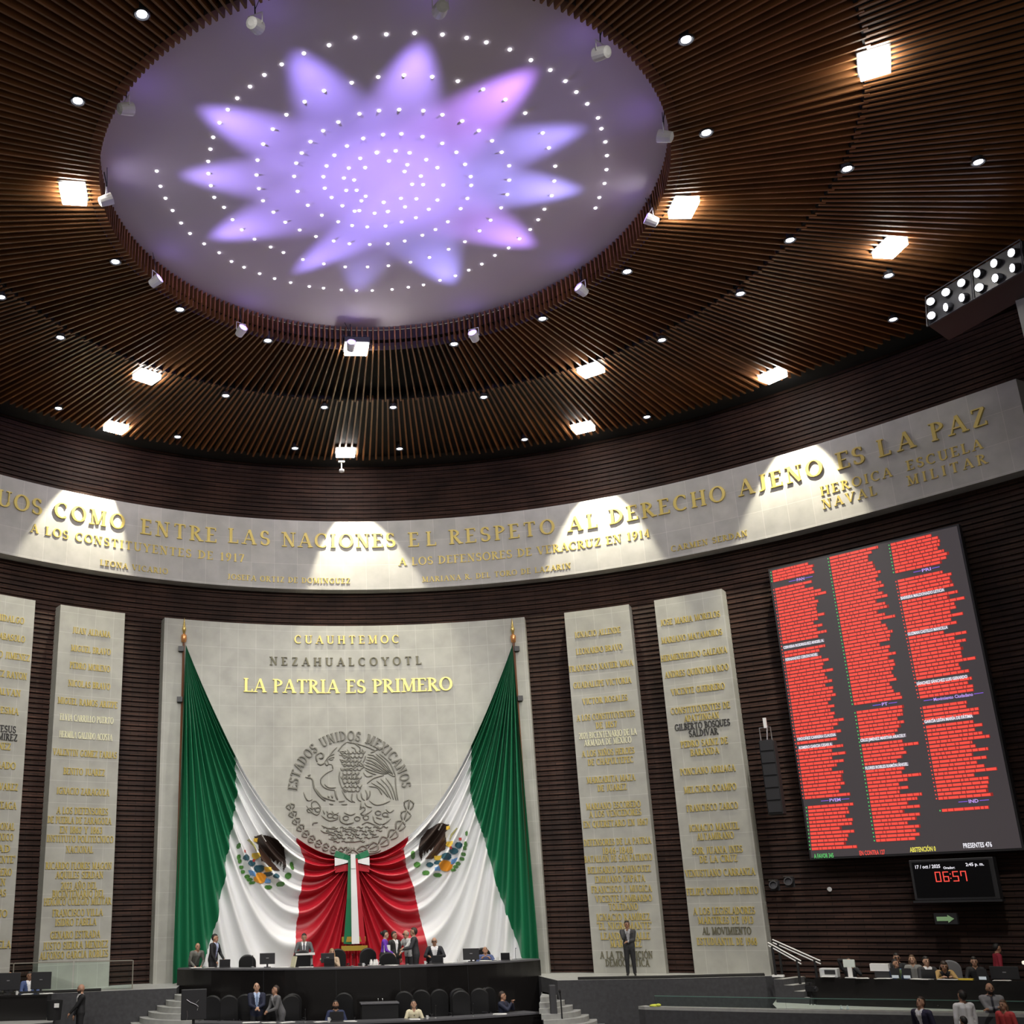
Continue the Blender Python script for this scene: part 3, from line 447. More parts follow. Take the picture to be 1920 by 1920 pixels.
# dark strip on the stage edge
for a in ([(-11.8,16.96),(-9.5,17.53),(-8.3,17.83)],[(6.95,16.98),(9.8,16.55),(12.9,16.42)]):
    b=MB(); b.tube([(x,y+.12,.03) for x,y in a],.055,4); struct(b.build('trim_2',mat('edge_strip',(.004,.004,.004),.9)))
# ------------------------------------------------------------------ inscribed stone
OFF=.56
fr=slab(-1.15,1.158,14.481,17.384,OFF,-.15,70,'stone_frieze',M_STONEB)
tag(fr,'long curved pale stone band with gold inscriptions running around the brick wall under the ceiling','frieze')
for lines,cap,sp in ((BAND[0],.60,.1),(BAND[1],.33,.1),(BAND[2],.22,.1)):
    for t,a,b_,z,c in lines: wall_text('lettering',t,a,b_,z-(.0 if cap>.5 else 0),cap,OFF,M_GOLD,fr,.07 if cap>.5 else .035)
PAN=[('A',-.5078,-.3936),('B',-.6688,-.5521),('c',-.3228,.3228),('1',.3936,.5078),('2',.5521,.6688)]
PL={'A':'tall narrow stone slab carved with names, just left of the widest slab','B':'tall narrow name slab at the far left, only partly visible',
'c':'widest stone slab, behind the two draped flags, carrying the national emblem','1':'tall narrow name slab behind the standing man, just right of the widest slab',
'2':'tall narrow name slab next to the red voting board'}
ps={}
for k,a,b_ in PAN:
    o=slab(a,b_,0,12.992,OFF,-.15,30 if k=='c' else 8,'stone_slab',M_STONE); tag(o,PL[k],'stone slab',None if k=='c' else 'stone slabs carved with names'); ps[k]=o
for t,a,b_,z,c in CENTER_TXT: wall_text('lettering',t,a,b_,z,.52 if c==1 else .32,OFF,LET[c],ps['c'],.05)
for key,lines in zip(('1','2','A','B'),PANEL_TXT):
    for t,a,b_,z,c in lines: wall_text('lettering',t,a,b_,z,.225,OFF,LET[c],ps[key],.03)

# ------------------------------------------------------------------ coat of arms carved on the centre slab
def build_relief():
    root=thing('stone_emblem','large round carved stone coat of arms with eagle, snake and wreath under the gold motto','emblem',(0,0,0))
    # local drawing frame: 1920x1800 tracing grid, 270 units to the metre
    cx,cz,k=.075,6.5,1/303.
    def P(x,y,d=.02): 
        X=cx+(x-928)*k; Z=cz-(y-900)*k; p=surf(X,Z,OFF+d); return p
    mk=lambda u,v,d:None
    txt="ESTADOS UNIDOS MEXICANOS"; R=655; b=MB()
    L,w=strokes(txt,.55,.14); a0,a1=radians(176),radians(5)
    for x,lw,st in L:
        ac=a0+(a1-a0)*(x+lw/2)/w; sc=R*abs(a1-a0)/w*.92; up=Vector((cos(ac),sin(ac))); rt=Vector((sin(ac),-cos(ac)))
        for ty,pts in st:
            Q=ribbon(pts,'T' if ty=='T' else 'a'); vs=[]; n=len(Q)
            for d in (.06,0):
                for l,r in Q:
                    for q in (l,r):
                        v=up*(R-52+q[1]*108)+rt*((q[0]-lw/2)*sc); vs.append(P(928+v.x,905-v.y,d))
            fs=[]; o=2*n
            for i in range(n-1):
                a=2*i; fs+=[(a,a+1,a+3,a+2),(a,a+2,o+a+2,o+a),(a+3,a+1,o+a+1,o+a+3)]
            fs+=[(0,o,o+1,1),(o-2,o-1,2*o-1,2*o-2)]; b.add(vs,fs)
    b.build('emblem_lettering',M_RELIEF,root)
    def lines(name,LL,r=.036):
        b=MB()
        for pl in LL:
            pts=[]
            for i in range(len(pl)-1):
                for j in range(3):
                    t=j/3; p0=pl[max(i-1,0)];p1=pl[i];p2=pl[i+1];p3=pl[min(i+2,len(pl)-1)]
                    q=[.5*((2*p1[c])+(-p0[c]+p2[c])*t+(2*p0[c]-5*p1[c]+4*p2[c]-p3[c])*t*t+(-p0[c]+3*p1[c]-3*p2[c]+p3[c])*t**3) for c in (0,1)]
                    pts.append(q)
            pts.append(pl[-1])
            n=len(pts); b.tube([P(x,y,.012) for x,y in pts],[r*(.45 if i in(0,n-1) else 1) for i in range(n)],5)
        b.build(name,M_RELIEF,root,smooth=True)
    eag=[[(905,322),(1030,345),(1150,385),(1230,425)],[(905,322),(850,365),(800,430)],[(700,490),(730,440),(790,380)],[(645,540),(665,590),(690,570),(680,530),(720,500),(760,500)],[(700,520),(730,525),(745,510)],[(690,575),(730,580),(740,630)],[(650,545),(700,480),(760,460)],
    [(740,640),(660,680),(600,740),(605,800),(660,850),(760,870)],[(640,800),(690,840),(770,840)],[(820,430),(900,425)],[(815,470),(900,480)],[(820,520),(900,540)],[(840,570),(960,590)],[(840,635),(1010,615)],
    [(910,400),(930,470),(900,540),(890,600)],[(940,480),(950,540),(940,600)],[(985,520),(990,570),(980,610)],[(1030,510),(1030,560),(1010,600)],[(960,380),(1000,400),(1010,440)],[(1000,340),(1060,390),(1050,440)],[(1080,400),(1100,450),(1080,500)],[(1120,480),(1110,520),(1090,560)],[(1060,560),(1100,600),(1060,640)],
    [(820,650),(810,740),(830,820)],[(860,670),(850,750),(870,810)],[(905,660),(900,740),(930,800)],[(965,640),(960,730),(1000,745)],[(1030,670),(1000,740),(1060,730)],[(1050,740),(1010,800),(1060,860)],[(1010,760),(950,810),(1010,850)],[(830,830),(880,870),(980,890)],
    [(1230,430),(1300,390)],[(1180,450),(1240,430)],[(1200,470),(1300,560),(1380,690)],[(1240,460),(1350,560),(1430,710)],[(1280,460),(1400,570),(1460,720)],[(1160,520),(1260,600),(1330,680)],[(1130,580),(1220,640),(1290,690)],[(1110,640),(1180,680),(1240,700)],[(1090,670),(1130,720),(1200,710)],[(1380,690),(1430,720),(1460,720)],
    [(1130,800),(1210,740),(1330,710)],[(1460,720),(1460,850),(1480,1000)],[(1180,790),(1290,860),(1370,960)],[(1240,770),(1330,850),(1400,980)],[(1290,750),(1380,850),(1430,990)],[(1350,740),(1420,850),(1460,1000)],[(1150,830),(1250,850),(1300,930)],
    [(840,870),(890,960),(960,1010)],[(960,900),(950,980),(990,1010)],[(1010,910),(1020,970),(1060,1000)],[(1060,900),(1070,960),(1100,990)],[(1110,870),(1130,930),(1120,990)],[(1150,990),(1220,1040),(1300,1035),(1390,1000)],[(1160,880),(1160,930),(1130,980)],[(1060,1010),(1050,1070),(1080,1050)],[(1100,1010),(1120,1050),(1180,1070)]]
    snk=[[(560,550),(545,480),(590,445),(630,460),(620,510),(580,500)],[(560,560),(600,580),(640,560)],[(420,720),(500,740),(520,840),(580,930),(650,990)],[(450,710),(480,690)],[(540,850),(600,930),(660,960),(760,990)],[(680,930),(690,960)],[(720,920),(730,960)],[(760,870),(770,930),(790,980)]]
    cac=[[(400,890),(440,980),(500,970)],[(430,1040),(500,1120),(560,1140),(590,1060),(540,990),(490,1010),(500,1070),(540,1060)],[(600,1150),(690,1210),(790,1190)],[(620,1090),(640,1140)],[(660,1100),(680,1130)],[(720,1100),(750,1140),(800,1120)],[(810,1150),(820,1220),(900,1250),(970,1230)],[(860,1120),(930,1150),(990,1130)],[(1040,1090),(1080,1060),(1100,1090),(1050,1140),(1100,1150),(1180,1100)],[(690,1020),(740,1030)],[(800,1000),(870,990)],[(830,1030),(900,1030)],
    [(1190,1160),(1210,1230),(1300,1260),(1390,1200)],[(1220,1180),(1290,1200)],[(1300,1160),(1370,1180)],[(1340,1090),(1380,1130),(1430,1100)],[(1060,1260),(1120,1230),(1200,1260),(1260,1290)],
    [(500,1260),(510,1230),(560,1230)],[(600,1260),(680,1290),(770,1300)],[(590,1310),(640,1340),(740,1340),(800,1410)],[(820,1310),(830,1400)],[(840,1310),(930,1300),(1020,1320)],[(920,1330),(960,1360),(950,1400)],[(970,1340),(990,1400)],[(1100,1310),(1110,1350)],[(1140,1330),(1180,1370),(1170,1410)],[(680,1410),(760,1420)],[(850,1440),(960,1445),(1070,1430)],[(1180,1400),(1250,1390)],[(1240,1310),(1300,1290)]]
    wr=[]
    for i in range(11):                                   # oak branch at the left, laurel at the right
        a=radians(190+i*7.6); x,y=925+700*cos(a)*.99,900-640*sin(a)*1.02; dx,dy=-sin(a),-cos(a)
        nx,ny=cos(a),-sin(a)
        wr.append([(x,y),(x+nx*45+dx*30,y+ny*45+dy*30),(x+dx*75+nx*10,y+dy*75+ny*10)])
        wr.append([(x,y),(x-nx*45+dx*25,y-ny*45+dy*25),(x+dx*70-nx*15,y+dy*70-ny*15)])
        wr.append([(x,y),(x+dx*60,y+dy*60)])
    for i in range(7):
        a=radians(-8-i*11); x,y=925+690*cos(a),900-640*sin(a)*1.02; dx,dy=sin(a),cos(a); nx,ny=cos(a),-sin(a)
        for s in (1,-1): wr.append([(x,y),(x+s*nx*55+dx*40,y+s*ny*55+dy*40),(x+s*nx*20+dx*120,y+s*ny*20+dy*120)])
        wr.append([(x,y),(x+dx*110,y+dy*110)])
    wr+=[[(830,1530),(880,1500),(930,1560)],[(1040,1500),(1120,1480),(1190,1460)],[(1040,1530),(1110,1570),(1200,1570),(1270,1540)],[(860,1600),(900,1560),(950,1530),(1000,1560),(1040,1600)],[(910,1640),(930,1590)],[(960,1650),(970,1590)],[(880,1620),(910,1600)],[(1010,1630),(990,1590)],[(930,1500),(935,1540)],[(960,1500),(965,1540)]]
    for i,y in enumerate(range(425,860,48)):                # breast feathers
        for x in range(830+(i%2)*24,int(1075-(y-425)*.12),48): eag.append([(x,y),(x+10,y+24),(x+24,y+30),(x+38,y+24),(x+48,y)])
    for f in (.15,.3,.45,.6,.75,.9):
        eag.append([(1085+70*f,640-190*f),(1200+60*f,690-210*f),(1330+110*f,700-10*f)])
    for i in range(5):                                       # water and stones under the cactus
        for x in range(620+i*28,1330-i*55,95): cac.append([(x,1290+i*38),(x+25,1278+i*38),(x+50,1296+i*38),(x+72,1286+i*38)])
    for x,y in ((560,1085),(700,1150),(760,1160),(880,1180),(1010,1190),(1110,1180),(1250,1130),(1330,1150),(470,1090)):
        cac.append([(x+32*cos(a),y+24*sin(a)) for a in (0,1.05,2.1,3.15,4.2,5.25,6.28)])
    lines('eagle_relief',eag,.026); lines('snake_relief',snk); lines('cactus_relief',cac,.028); lines('wreath_relief',wr,.036)
build_relief()

# ------------------------------------------------------------------ the two draped flags
FG=mat('flag_green',(.012,.155,.068),.33,spec=.6); FW=mat('flag_white',(.78,.79,.80),.5); FR=mat('flag_red',(.42,.010,.022),.4)
EMC={'brown':(.022,.010,.006),'tan':(.060,.026,.014),'white':(.75,.74,.7),'yellow':(.75,.50,.06),'teal':(.02,.085,.12),'blue':(.12,.30,.62),'orange':(.72,.30,.02),'green':(.06,.20,.03),'red':(.55,.06,.05),'olive':(.42,.40,.16)}
EMM={k:mat('print_'+k,v,.6) for k,v in EMC.items()}
D0=2.14
def fold(t,xi,z,zA):
    # how far the cloth stands off the slab: deep where it has room, tight at the two ties
    w=sin(2*pi*(7*t+4*t*t+.30*sin(5.3*t+1)+.16*sin(3*xi+8*t))); w=2*(.5+.5*w)**1.4-1
    w2=sin(2*pi*(23*t+.6*sin(4*t)+.4*xi))
    dA=min(1.,max(0.,(zA-z))/3.2); dB=min(1.,(1-xi)/.32)
    amp=.35*(dA*(.35+.65*dB))
    sh=w if w>0 else .85*w
    return .30+amp*(.66*sh+.06*w2+.2*sin(2*pi*(5*t+xi*1.5)))
def build_flag(side):
    A=FLAG_A[0] if side<0 else FLAG_A[2]; B=(FLAG_A[1][0]+.02,FLAG_A[1][1])
    gw=GW_L if side<0 else GW_R; wr=WR_L if side<0 else WR_R
    bx=lambda tab,z: float(np.interp(-z,[-p[1] for p in tab],[p[0] for p in tab]))
    def pt(t,xi):
        D=1/((1-t)/D0+.0014); ln=A[1]+(B[1]-A[1])*xi; z=ln-4*D*xi*(1-xi)
        x=A[0]+(B[0]-A[0])*xi+side*.02*min(10.7,max(0,A[1]-z))*t**3*(1-xi)
        return x,z
    def p3(t,xi):
        x,z=pt(t,xi); return surf(x,z,OFF+fold(t,xi,z,A[1]))
    root=thing('flag','tricolour flag with eagle draped from its pole on the '+('left' if side<0 else 'right')+' to the central bow','flag',(0,0,0),0,'pair of draped flags')
    NT=190; mbs=[MB(),MB(),MB()]; NS=(70,70,60)
    rows=[[],[],[]]
    ss=[i/500 for i in range(501)]; XI=[.5-.5*cos(pi*s) for s in ss]
    for it in range(NT+1):
        t=it/NT; cuts=[]
        for tab in (gw,wr):
            lo=None
            for s,xi in zip(ss,XI):
                x,z=pt(t,xi); g=(x-bx(tab,z))*(-side)
                if g>0: lo=s; break
            cuts.append(lo if lo is not None else 1.)
        c=[0,cuts[0],max(cuts[1],cuts[0]),1.]
        for q in range(3):
            rows[q].append([p3(t,.5-.5*cos(pi*(c[q]+(c[q+1]-c[q])*i/NS[q]))) for i in range(NS[q]+1)])
    for q,(nm,m) in enumerate((('green_stripe',FG),('white_stripe',FW),('red_stripe',FR))):
        b=mbs[q]; N=NS[q]+1
        for r in rows[q]: b.v+= [tuple(v) for v in r]
        for it in range(NT):
            for i in range(NS[q]):
                f=(it*N+i,it*N+i+1,(it+1)*N+i+1,(it+1)*N+i)
                if max(b.v[j][2] for j in f)>.02: b.f.append(f); b.m.append(0)
        used=sorted({j for f in b.f for j in f}); mp={j:i for i,j in enumerate(used)}
        b.v=[(b.v[j][0],b.v[j][1],max(b.v[j][2],.015)) for j in used]; b.f=[tuple(mp[j] for j in f) for f in b.f]
        o=b.build(nm,m,root,smooth=True)
    # printed coat of arms following the folds of the white stripe
    mir=lambda x:x if side<0 else (FLAG_A[2][0]-(x-FLAG_A[0][0])*(FLAG_A[2][0]-B[0])/(B[0]-FLAG_A[0][0]))
    names=list(EMC); cols=[]
    polys=[(c,P) for c,P in EMB]
    def col_at(x,z):
        c=None
        for e in EMB_E:
            if ((x-e[1])/e[3])**2+((z-e[2])/e[4])**2<1: c=e[0]
        for cn,P in polys:
            ins=False; n=len(P); j=n-1
            for i in range(n):
                if (P[i][1]>z)!=(P[j][1]>z) and x<(P[j][0]-P[i][0])*(z-P[i][1])/(P[j][1]-P[i][1])+P[i][0]: ins=not ins
                j=i
            if ins: c=cn
        return c
    xs=[p[0] for _,P in EMB for p in P]+[e[1]+s*e[3] for e in EMB_E for s in(-1,1)]; zs=[p[1] for _,P in EMB for p in P]+[e[2]+s*e[4] for e in EMB_E for s in(-1,1)]
    st=.02; x0,x1,z0,z1=min(xs),max(xs),min(zs),max(zs)
    b=MB(); idx={}
    def vert(i,j):
        if (i,j) not in idx:
            x,z=mir(x0+i*st),z0+j*st+(-.0 if side<0 else .30)
            t=0; xs_=x; xi=(x-A[0])/(B[0]-A[0])
            for _ in range(4):
                xs_=x-side*.02*max(0,A[1]-z)*t**3*(1-xi); xi=(xs_-A[0])/(B[0]-A[0]); ln=A[1]+(B[1]-A[1])*xi; D=max((ln-z)/(4*xi*(1-xi)),D0); t=min(max(1-(1/D-.0014)*D0,0),1)
            idx[(i,j)]=len(b.v); b.v.append(tuple(surf(x,z,OFF+fold(t,xi,z,A[1])+.045)))
        return idx[(i,j)]
    for i in range(int((x1-x0)/st)+1):
        for j in range(int((z1-z0)/st)+1):
            c=col_at(x0+(i+.5)*st,z0+(j+.5)*st)
            if c: b.f.append((vert(i,j),vert(i+1,j),vert(i+1,j+1),vert(i,j+1))); b.m.append(names.index(c))
    b.build('printed_emblem',[EMM[n] for n in names],root,smooth=True)
    # pole
    x,z=A; pr=thing('flagpole','gilt-topped wooden flagpole fixed to the slab at the '+('left' if side<0 else 'right')+' flag','flagpole',(0,0,0))
    base=surf(x-(.0),0,OFF+.07)
    b=MB(); b.tube([(base.x+side*.03,base.y,.0),(base.x+side*.03,base.y,z+.15)],.045,8); b.build('pole',mat('pole_wood',(.12,.045,.02),.4),pr)
    b=MB(); b.lathe([(.02,z+.12),(.09,z+.17),(.11,z+.32),(.10,z+.42),(.05,z+.47)],(base.x+side*.03,base.y,0),12); b.build('finial_ball',mat('copper',(.75,.35,.14),.3,.7),pr,smooth=True)
    b=MB(); b.lathe([(.03,z+.46),(.075,z+.66),(.07,z+.72),(.055,z+.74),(.012,z+1.05),(.002,z+1.12)],(base.x+side*.03,base.y,0),10); b.build('spear_point',mat('gilt',(.7,.52,.18),.3,.8),pr,smooth=True)
    for zz in (z-.12,z-2.05):
        b=MB(); p=surf(x+side*.12,zz,OFF+.07); b.box(p,(.2,.18,.19)); b.build('bracket',M_DARKP,pr)
build_flag(-1); build_flag(1)
def build_bow():
    p=FLAG_A[1]; t=thing('ribbon_bow','green, white and red ribbon bow with long tails tying the two flags together','bow',(0,0,0))
    Y=lambda x,d:surf(x,0,OFF).y-d
    def band(name,m,pts,w0,w1,d=.36):
        b=MB(); n=len(pts); vs=[]
        for i,(x,z) in enumerate(pts):
            w=w0+(w1-w0)*i/(n-1); a=pts[max(i-1,0)]; c=pts[min(i+1,n-1)]; dx,dz=c[0]-a[0],c[1]-a[1]; l=hypot(dx,dz); nx,nz=-dz/l,dx/l
            bul=.05*sin(pi*i/(n-1))
            for s in(-1,1):
                for q in(0,.03): vs.append((x+nx*w/2*s,Y(x,d+bul+q),z+nz*w/2*s))
        fs=[]
        for i in range(n-1):
            o=4*i; fs+=[(o,o+4,o+6,o+2),(o+1,o+3,o+7,o+5),(o,o+1,o+5,o+4),(o+2,o+6,o+7,o+3)]
        fs+=[(0,2,3,1),(4*n-4,4*n-3,4*n-1,4*n-2)]
        b.add(vs,fs); b.build(name,m,t)
    cx,cz=p
    for s in(-1,1):
        band('green_loop',FG,[(cx+s*.08,cz-.12),(cx+s*.3,cz-.02),(cx+s*.62,cz+.1)],.2,.22,.42)
        band('white_loop',FW,[(cx+s*.1,cz-.2),(cx+s*.35,cz-.2),(cx+s*.64,cz-.2)],.05,.3,.46)
        band('red_loop',FR,[(cx+s*.06,cz-.4),(cx+s*.3,cz-.42),(cx+s*.64,cz-.48)],.25,.22,.40)
    band('green_tail',FG,[(cx-.08,cz-.1),(cx-.12,cz-1.5),(cx-.22,cz-3.05)],.12,.30,.52); band('red_tail',FR,[(cx+.13,cz-.1),(cx+.2,cz-1.5),(cx+.29,cz-3.05)],.14,.26,.52)
    band('white_tail',FW,[(cx+.03,cz+.04),(cx+.04,cz-1.4),(cx+.06,cz-3.05)],.17,.28,.56)
    GFm=mat('gold_fringe',(.40,.27,.04),.45,.4)
    for zz,h,x0,x1 in ((1.28,.18,-.43,.43),(.98,.17,-.46,.48)): band('gold_fringe',GFm,[(cx+x0,zz),(cx+x0*.3,zz),(cx+x1*.3,zz),(cx+x1,zz)],h,h,.62 if zz<1 else .50)
    band('knot',FW,[(cx+.03,cz+.06),(cx+.03,cz-.45)],.17,.17,.60)
build_bow()
# ------------------------------------------------------------------ ceiling lamps
ORD=lambda n:f"{n}{'th' if 10<=n%100<=20 else {1:'st',2:'nd',3:'rd'}.get(n%10,'th')}"
def face_centre(x,y): return atan2(-(x-CX),-(CY-y)) if False else atan2(y-CY,x-CX)
def zslat(x,y):
    r=hypot(x,y-SY); return 20.2-(r-7.44)*.032 if r<11.8 else 20.06-(r-11.74)*.025
def build_flood(x,y,label):
    t=thing('floodlight',label,'floodlight',(x,y,zslat(x,y)-.09),face_centre(x,y),'ceiling floodlights')
    b=MB(); b.box((0,0,.2),(.72,.86,.2)); b.box((0,0,.34),(.3,.3,.12)); hs=b.build('housing',M_DARKP,t,bevel=.02)
    b=MB(); b.box((0,0,.02),(.62,.76,.18)); b.build('lamp_glass',M_LAMP,hs,bevel=.02)
    b=MB(); b.tube([(0,-.46,.2),(0,-.46,.52),(0,.46,.52),(0,.46,.2)],.022,6); b.build('yoke',M_DARKP,t)
FLAB=['bright square ceiling floodlight left of the dome, beside a white stage lamp','bright ceiling floodlight at the lower left between dome and brick wall, upper of two','bright ceiling floodlight close to the brick wall at the left, lower of two',
'bright double ceiling floodlight just below the dome, above the emblem','bright ceiling floodlight against the wall in the middle, above the small white hanging device','bright ceiling floodlight right of the middle, on the joint between inner and outer slats',
'bright ceiling floodlight right of the middle, close to the brick wall','bright ceiling floodlight right beside the right edge of the dome','largest brightest ceiling floodlight, at the top right','bright ceiling floodlight at the right, nearest to the black lamp rack','bright ceiling floodlight at the right, just above the end of the frieze motto word AJENO']
for (x,y,_),l in zip(FLOODS,FLAB): build_flood(x,y,l)
DLAB=['top left, highest of all on the left','left of the dome, above the square floodlight','below the left floodlight, left of the dome','lower left of the dome rim, nearest the violet stage lamp','far left, on the slat joint','just below the dome, left of middle, under a violet lamp','on the slat joint, left of the middle floodlight','at the far left, above the wall edge','between the lower left floodlight and the wall','on the slat joint, just left of the middle axis','on the slat joint, just right of the middle axis','by the wall, left of the middle floodlight','by the wall, right of the middle floodlight','just below the dome, under the brightest violet lamp','on the slat joint, right of the middle','by the wall, left of the right-hand wall floodlight','under the dome rim, right of the brightest violet lamp','at the lower right of the dome, right of the violet lamp','on the slat joint, above the right-hand floodlight','by the wall, right of the right-hand wall floodlight','on the slat joint at the right, third from the top','right of the dome, level with the rightmost white stage lamp','at the top right, beside the upper rim of the dome','at the right, on the slat joint, second from the top','at the right, on the slat joint, left of the rack-side floodlight','far right, highest on the outer slats','small one at the right under the rack-side floodlight','at the right, close to the black lamp rack','cut off at the far left, on the slat joint']
for (x,y),l in zip(DOWNS,DLAB):
    r=hypot(x,y-SY); z=zslat(x,y)-(.03 if r<11.8 else .10)
    t=thing('downlight','round ceiling downlight '+l,'downlight',(x,y,z),0,'round downlights in the slat ceiling')
    b=MB(); b.lathe([(.17,.02),(.18,.0),(.15,-.02),(.13,.02),(.13,.3),(.17,.3)],n=16); b.build('trim_ring',M_DARKP,t,smooth=False)
    b=MB(); b.lathe([(.0,.0),(.11,.005),(.11,.05),(.0,.05)],n=14); b.build('lamp_disc',M_DOWN,t)
for arm,nm in zip(DOTS,('starting at the far left','starting at the far right')):
    for k,(x,y) in enumerate(arm):
        b=MB(); b.lathe([(.012,-.035),(.034,-.025),(.045,.0),(.045,.02)],n=10)
        o=b.build('star_light',M_STAR,loc=(x,y,20.93)); tag(o,f'tiny white dome light, {ORD(k+1)} inwards along the spiral {nm}','star light','star lights in the dome')
PCOL=[(.30,.22,1),(.34,.24,1),(.36,.26,1),(.34,.24,1),(.30,.22,1),(.32,.28,1),(.28,.26,1),(.42,.22,1),(.30,.28,1),(.30,.26,1),(.44,.20,1),(.36,.24,1)]
PLAB=['at the upper left of the dome rim, above the others there','at the left of the dome rim, second from the top','at the far left of the dome rim beside the square floodlight','at the lower left of the dome rim','below the dome, left, glowing violet','at the lowest point of the dome rim, over the double floodlight','below the dome, right of the middle, the brightest violet one','at the lower right of the dome rim, glowing violet','at the right of the dome rim beside a floodlight','at the far right of the dome rim, seen from the side','at the upper right of the dome rim','cut off at the top of the dome']
M_PAR=mat('violet_lens',(.9,.9,.95),.3,emit=(.32,.18,1),estr=10)
PB=None
for i,((x,y),c,l) in enumerate(zip(PARS,PCOL,PLAB)):
    a=face_centre(x,y); L=Vector((x,y,20.05)); 
    t=thing('stage_lamp','white stage lamp '+l,'stage lamp',L,a,'white stage lamps around the dome')
    dirv=Vector((-cos(a),-sin(a),0)); tilt=radians(24)
    M=Matrix.Translation((0,0,0))@Matrix.Rotation(-(pi/2-tilt),4,'Y')    # lamp axis: inwards and up
    b=MB(); b.lathe([(.07,-.2),(.13,-.17),(.15,0),(.16,.16),(.135,.165),(.12,.1)],n=14,M=M); lb=b.build('lamp_body',M_WHITE,t,smooth=False)
    b=MB(); b.lathe([(.0,.118),(.125,.118),(.125,.13),(.0,.135)],n=12,M=M); b.build('lens',M_PAR,lb)
    b=MB(); b.tube([(0,.17,0),(0,.17,.28),(0,-.17,.28),(0,-.17,0)],.014,5); b.build('yoke',M_WHITE,t)
    b=MB(); b.tube([(0,0,.28),(.02,0,.5),(.1,0,.86)],.015,5); b.tube([(.0,0,.42),(.0,.2,.86)],.01,4); b.build('hanger',M_DARKP,t)
    up=Vector((dirv.x*cos(tilt),dirv.y*cos(tilt),sin(tilt)))
    s=L+up*.2
    tgt=Vector((CX,CY,20.93))+Vector((cos(a),sin(a),0))*.5
    c=(c[0]+.07,c[1]+.06,1)
    spot('dome_beam',s,tgt if i!=4 else (CX+.6,CY+1.,20.93),[150,170,130,150,300,40,120,160,170,130,200,170][i]*15,36 if i!=4 else 22,1.,c,.14)
# small white device hanging at the wall in the middle
t=thing('hanging_device','small white device on a short stem hanging from the ceiling before the brick wall','sensor',(-.07,21.0,19.25))
b=MB(); b.lathe([(.05,-.14),(.11,-.12),(.10,-.03),(.03,.0)],n=12); b.build('sensor_head',M_WHITE,t,smooth=True)
b=MB(); b.tube([(0,0,-.02),(0,0,.3)],.025,8); b.build('stem',M_WHITE,t); b=MB(); b.box((0,0,.31),(.26,.12,.05)); b.build('mount_plate',M_WHITE,t)
# black rack of lamps, upper right
def build_rack():
    p0,p1=Vector((16.85,7.3,18.45)),Vector((17.75,4.3,18.45)); d=(p1-p0); L=d.length; a=atan2(d.y,d.x)
    t=thing('lamp_rack','black rack with two rows of round white spotlights under the ceiling at the far right','lamp rack',(p0+p1)/2,a)
    # local x along the rack, local -y faces the camera/podium side
    s=-1
    b=MB(); prof=[(-.45,.75),(.6,.75),(.6,-.1),(.1,-.55),(-.62,-.2)]
    vs=[(x,y,z) for x in(-L/2,L/2) for y,z in prof]; n=len(prof)
    b.add(vs,[tuple(range(n)),tuple(reversed(range(n,2*n)))]+[(k,n+k,n+(k+1)%n,(k+1)%n) for k in range(n)]); b.build('housing',M_DARKP,t)
    b=MB()
    for x in (-L/2,0,L/2):
        b.tube([(x,-.50,.78),(x,-.68,-.24)],.02,4); 
    b.tube([(-L/2,-.50,.78),(L/2,-.50,.78)],.02,4); b.tube([(-L/2,-.68,-.24),(L/2,-.68,-.24)],.02,4); b.build('frame',mat('rack_frame',(.06,.06,.07),.4),t)
    for r,z in ((0,.48),(1,.0)):
        for k in range(6):
            x=-L/2+.22+k*(L-.44)/5; y=-.47-.16*(.75-z)/.95
            h=MB(); M=Matrix.Translation((x,y-.06,z))@Matrix.Rotation(radians(97),4,'X')@Matrix.Rotation(rng.uniform(-.5,.5),4,'Y')
            h.lathe([(.04,-.14),(.12,-.1),(.135,.05),(.12,.06)],n=12,M=M); o=h.build('spotlight_can',M_DARKP,t)
            h=MB(); h.lathe([(0,.06),(.11,.06),(.11,.07),(0,.075)],n=12,M=M); h.build('spotlight_lens',mat('cold_lens',(.9,.9,.9),.4,emit=(.86,.88,1),estr=10),o)
build_rack()
t=tag(MB().box((18.35,5.3,17.5),(.5,1.6,1.6),radians(-62)).build('grey_box',mat('grey_panel',(.22,.22,.21),.7)),'plain grey box hanging below the lamp rack at the right edge','box')
# ------------------------------------------------------------------ voting board and displays on the right wall
SP0=Vector((14.515,15.49,0)); SD=Vector((3.898,-4.760,0)).normalized(); SN=Vector((SD.y,-SD.x,0))
if SN.dot(Vector((-3.1,-20.1,0))-SP0)<0: SN=-SN
SA=atan2(SD.y,SD.x)
def sp(u,v,d=0.): return SP0+SD*u+SN*d+Vector((0,0,v))
def sbox(b,u0,u1,v0,v1,d0,d1,mi=0):
    vs=[sp(u,v,d) for d in(d0,d1) for v in(v0,v1) for u in(u0,u1)]
    return b.add(vs,[(0,2,3,1),(4,5,7,6),(0,1,5,4),(2,6,7,3),(0,4,6,2),(1,3,7,5)],mi)
E_RED=mat('screen_red',(.02,.0,.0),.6,emit=(1,.085,.06),estr=.95); E_WHT=mat('screen_white',(.02,.02,.02),.6,emit=(.95,.93,1),estr=.95)
E_PUR=mat('screen_violet',(.02,.0,.02),.6,emit=(.30,.14,.9),estr=.8); E_GRN=mat('screen_green',(0,.02,0),.6,emit=(.15,.75,.2),estr=.7); E_YEL=mat('screen_yellow',(.02,.02,0),.6,emit=(.95,.85,.12),estr=.9)
E_BG=mat('screen_dark',(.01,.01,.01),.5,emit=(.050,.041,.044),estr=1.)
